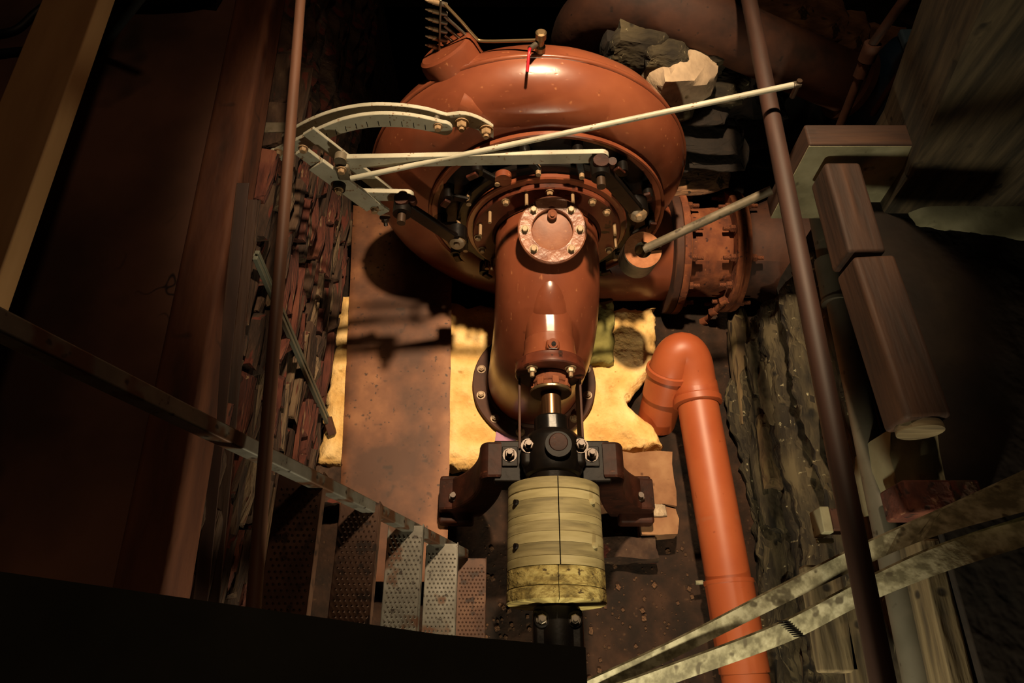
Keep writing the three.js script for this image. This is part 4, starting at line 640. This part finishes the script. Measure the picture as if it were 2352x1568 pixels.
// shaft, bearing, pulley, coupling
{
  const Z = V(0, 0, 1), S = V(0, SH, 0);
  single('shaft', 'polished bronze coloured shaft between the packing gland and the black bearing', 'shaft', rod(V(0, SH, 0.56), V(0, SH, 2.2), 0.0325, 36), M.shaft);
  const t = thing('bearing_pedestal', 'black bearing on a spread cast iron pedestal in front of the draft elbow', 'bearing', [0, 0.08, 0.87]);
  part(t, 'collar', lathe([[0.033, 0.725], [0.052, 0.727], [0.056, 0.733], [0.056, 0.775], [0.066, 0.79], [0.07, 0.8]], S, Z, 40), M.black);
  part(t, 'housing', lathe([[0.04, 0.785], [0.075, 0.785], [0.085, 0.795], [0.092, 0.81], [0.092, 0.9], [0.085, 0.915], [0.075, 0.92], [0.07, 0.95], [0.04, 0.95]], S, Z, 48), M.black);
  part(t, 'cap', both(box(-0.098, 0.098, SH + 0.0, SH + 0.055, 0.8, 0.9, 0.016), boxUV(rod(V(0.012, SH + 0.06, 0.85), V(0.012, SH + 0.11, 0.85), 0.04, 28))), M.blackDull);
  part(t, 'cap_plug', lathe([[0, 0.006], [0.026, 0.005], [0.029, 0], [0.029, -0.01]], V(0.012, SH + 0.11, 0.845), V(0, 1, 0.1), 28), M.castIron, 'dull grey filler plug');
  for (const x of [-0.076, 0.084]) put(t, 'cap_nut', NUT, M.boltDark, V(x, SH + 0.054, 0.838), YAX, [1.25, 1.1, 1.25], undefined, x * 5);
  for (const s of [-1, 1]) {
    part(t, 'shoulder', box(s < 0 ? -0.185 : 0.085, s < 0 ? -0.085 : 0.185, 0.565, 0.6, 0.79, 0.925, 0.006), M.blackDull);
    const bx = s < 0 ? -0.134 : 0.124; part(t, 'washer', (() => { const g = new RoundedBoxGeometry(0.05, 0.008, 0.066, 3, 0.003); g.translate(bx, 0.604, 0.845); return boxUV(g); })(), M.blackDull);
    put(t, 'bolt', NUT, M.boltDark, V(bx, 0.607, 0.842), YAX, [1.2, 1.2, 1.2], undefined, s);
    const q = new THREE.Shape(); const X = (v) => s * v;
    q.moveTo(X(0.17), 0.6); q.lineTo(X(0.2), 0.6); q.quadraticCurveTo(X(0.222), 0.59, X(0.222), 0.55); q.quadraticCurveTo(X(0.235), 0.33, X(0.34), 0.2); q.lineTo(X(0.385), 0.19); q.lineTo(X(0.39), 0.1); q.lineTo(X(0.25), 0.1); q.quadraticCurveTo(X(0.18), 0.3, X(0.165), 0.5); q.closePath();
    part(t, 'leg', plateXY(q, 0.795, 0.915, 0.01), M.castIron);
    part(t, 'foot', box(s < 0 ? -0.4 : 0.27, s < 0 ? -0.27 : 0.4, 0.08, 0.15, 0.77, 0.95, 0.012), M.castIron);
    put(t, 'bolt', NUT, M.boltDark, V(s * 0.34, 0.198, 0.87), YAX, [1.4, 1.4, 1.4]);
    part(t, 'tie_plate', box(s < 0 ? -0.106 : 0.096, s < 0 ? -0.098 : 0.104, SH - 0.16, SH - 0.02, 0.55, 0.82, 0.002), M.rustDark);
  }
  part(t, 'pedestal_web', box(-0.17, 0.17, 0.42, 0.565, 0.81, 0.905, 0.01), M.blackDull);
  // split wooden pulley of stacked rings
  const p = thing('wooden_pulley', 'split wooden drum pulley of stacked pale boards on the shaft', 'pulley', [0, SH - 0.14, 1.12]);
  const cuts = [0.955, 0.992, 1.018, 1.062, 1.083, 1.112, 1.142, 1.178, 1.203, 1.255, 1.293], mats = [M.drum, M.drumPale, M.drum, M.drumPale, M.drum, M.drumPale, M.drum, M.drumPale, M.drumEnd, M.drumEnd];
  const turn0 = -0.045;
  for (let i = 0; i < cuts.length - 1; i++) for (const h of [0, 1]) {
    const z0 = cuts[i] + (i === 8 ? 0.0015 : 0.0002), z1 = cuts[i + 1] - 0.0002, r = 0.1395 + 0.0035 * i / 10 + rr(-0.0005, 0.0005), gap = i >= 8 ? 0.01 : 0.02, off = i >= 8 ? 0.05 : 0, seg = 44, b = i === 0 || i === 9 ? 0.004 : 0.0007;
    const prof = [[0.04, z0], [r - b, z0], [r, z0 + b], [r, z1 - b], [r - b, z1], [0.04, z1], [0.04, z0]].map(([x, y]) => new THREE.Vector2(x, y));
    let g = new THREE.LatheGeometry(prof, seg, turn0 + off + gap + h * Math.PI, Math.PI - 2 * gap * 0.5 - 0.002); g = toCreasedNormals(boxUV(g, 'x'), 0.5); g.rotateX(Math.PI / 2); g.rotateZ(Math.PI); g.translate(0, SH, 0);
    const u = g.attributes.uv, q = g.attributes.position; for (let k = 0; k < u.count; k++) u.setXY(k, Math.atan2(q.getX(k), q.getY(k) - SH) * 0.14 + i * 0.13, q.getZ(k) + i * 0.37);
    part(p, 'drum_board', g, mats[i]);
  }
  for (const z of [1.02, 1.145]) { for (const a of [0.82, -0.93]) { const d = V(Math.sin(a), Math.cos(a), 0); put(p, 'bolt_head', boxUV(new THREE.CylinderGeometry(0.008, 0.009, 0.012, 12)), a > 0 ? M.drumPale : M.blackDull, S.clone().addScaledVector(d, 0.1435).setZ(z), d); } }
  // rigid coupling under the platform edge
  const c = thing('shaft_coupling', 'black clamp coupling with recessed bolts below the wooden pulley', 'coupling', [0, SH - 0.07, 1.42]);
  part(c, 'sleeve', both(boxUV(rod(V(0, SH, 1.3), V(0, SH, 1.58), 0.066, 40)), box(-0.07, 0.07, SH - 0.03, SH + 0.052, 1.305, 1.58, 0.014)), M.black);
  for (const z of [1.335, 1.43, 1.52]) for (const x of [-0.045, 0.045]) { const rec = part(c, 'recess', lathe([[0.016, 0.012], [0.021, 0.01], [0.022, -0.02]], V(x, SH + 0.05, z), YAX, 20), M.blackDull); put(c, 'bolt', BOLTBIG, M.steel, V(x, SH + 0.054, z), YAX, [0.82, 0.9, 0.82], undefined, z * 7); }
}
// ladder and platform
{
  const X = (k) => -0.545 + 0.082 * k, Yk = (k) => 1.215 - 0.253 * k, zf = 1.085;
  const t = thing('step_ladder', 'steep steel ladder with perforated treads going down from the dark balustrade plate', 'ladder', [X(4.9), -0.02, 1.25]);
  const up = V(X(0) - X(1), Yk(0) - Yk(1), 0).normalize(), nr = V(up.y, -up.x, 0);
  const P = (k) => V(X(k), Yk(k), zf).addScaledVector(nr, 0.004).add(V(0, 0, -0.016));
  const s0 = atD(0, 747, 0.86), s1 = atD(1066, 1272, 2.45), sd = s1.clone().sub(s0); s0.addScaledVector(sd, -0.25);
  part(t, 'stringer', beam(s0, s1, 0.03, 0.034, nr, 0.004), M.galv);
  part(t, 'stringer', beam(P(0.7).setZ(1.62), P(4.85).setZ(1.62), 0.03, 0.06, nr, 0.004), M.galv);
  for (let k = 0; k < 5; k++) {
    const w = 0.102, x1 = X(k), x0 = x1 - w, y = Yk(k), m = k < 2 ? M.galvRust : k === 4 ? M.galvRust : M.galv, tr = part(t, 'tread', both(box(x0, x1, y - 0.004, y, zf, 1.6, 0.0015), box(x1 - 0.003, x1, y - 0.03, y + 0.001, zf - 0.004, 1.6, 0.001), box(x0, x0 + 0.003, y - 0.03, y, zf, 1.6, 0.001)), m);
    const dots = []; for (let i = 0; i < 7; i++) for (let j = 0; j < 32; j++) { const g = new THREE.CylinderGeometry(0.0016, 0.0042, 0.003, 6, 1, true); g.translate(x0 + 0.012 + i * 0.0125 + (j % 2) * 0.006, y + 0.001, zf + 0.035 + j * 0.0125); dots.push(g); }
    const st = part(tr, 'grip_studs', both(...dots), m); st.userData.kind = 'stuff';
  }
  const PY = 1.75, a = onY(-900, 1190, PY), b = onY(0, 1312, PY), c = onY(700, 1412, PY), d = onY(1000, 1455, PY), e = onY(1345, 1486, PY), f = onY(1362, 1700, PY), s = new THREE.Shape();
  s.moveTo(a.x, -a.z); for (const p of [b, c, d, e]) s.lineTo(p.x, -p.z); s.lineTo(f.x, -2.9); s.lineTo(a.x, -2.9);
  const pl = thing('balustrade_plate', 'dark steel plate capping the balustrade along the bottom of the view', 'plate', [-0.6, 1.2, 2]);
  const pg = new THREE.ExtrudeGeometry(s, { depth: 0.008, bevelEnabled: false }).rotateX(-Math.PI / 2).translate(0, PY - 0.008, 0); part(pl, 'cap', boxUV(pg), M.plate);
  part(pl, 'shade_panel', box(-1.05, e.x - 0.03, 1.42, PY - 0.009, 1.485, 1.515, 0.003, 'x'), M.oak);  // unseen board added to keep the work lamp off the upper stringer
}
// lamps (above and below the view)
{
  const d = AIM.clone().sub(LAMP).normalize(), t = thing('pendant_lamp', 'enamelled reflector lamp hanging high above the turbine', 'lamp', LAMP.clone().addScaledVector(d, -0.25));
  part(t, 'shade', lathe([[0.03, -0.24], [0.035, -0.2], [0.09, -0.16], [0.16, -0.05], [0.2, 0.06], [0.196, 0.06], [0.156, -0.048], [0.086, -0.155], [0.03, -0.19]], LAMP, d, 48), M.enamel);
  part(t, 'bulb', (() => { const g = new THREE.SphereGeometry(0.05, 24, 16); const c = LAMP.clone().addScaledVector(d, -0.07); g.translate(c.x, c.y, c.z); return g; })(), M.bulb);
  const c = LAMP.clone().addScaledVector(d, -0.22); part(t, 'flex', rod(c, V(c.x, 4.31, c.z), 0.006, 8), M.cable);
  const b = thing('bulkhead_lamp', 'round work lamp on a thin stand beside the balustrade', 'lamp', WORK.clone().setY(-0.02).add(V(0.02, 0, 0.11)));
  part(b, 'housing', rod(WORK.clone().add(V(0.01, -0.02, 0.075)), WORK.clone().add(V(0.02, -0.04, 0.13)), 0.085, 28), M.enamel);
  part(b, 'bulb', new THREE.SphereGeometry(0.05, 20, 14).scale(1, 1, 0.5).translate(WORK.x + 0.005, WORK.y - 0.01, WORK.z + 0.05), M.bulbCool);
  part(b, 'stand', rod(WORK.clone().setY(-0.02).add(V(0.02, 0, 0.11)), WORK.clone().add(V(0.02, -0.04, 0.11)), 0.012, 12), M.blackDull);
}
renderer.render(scene, camera);
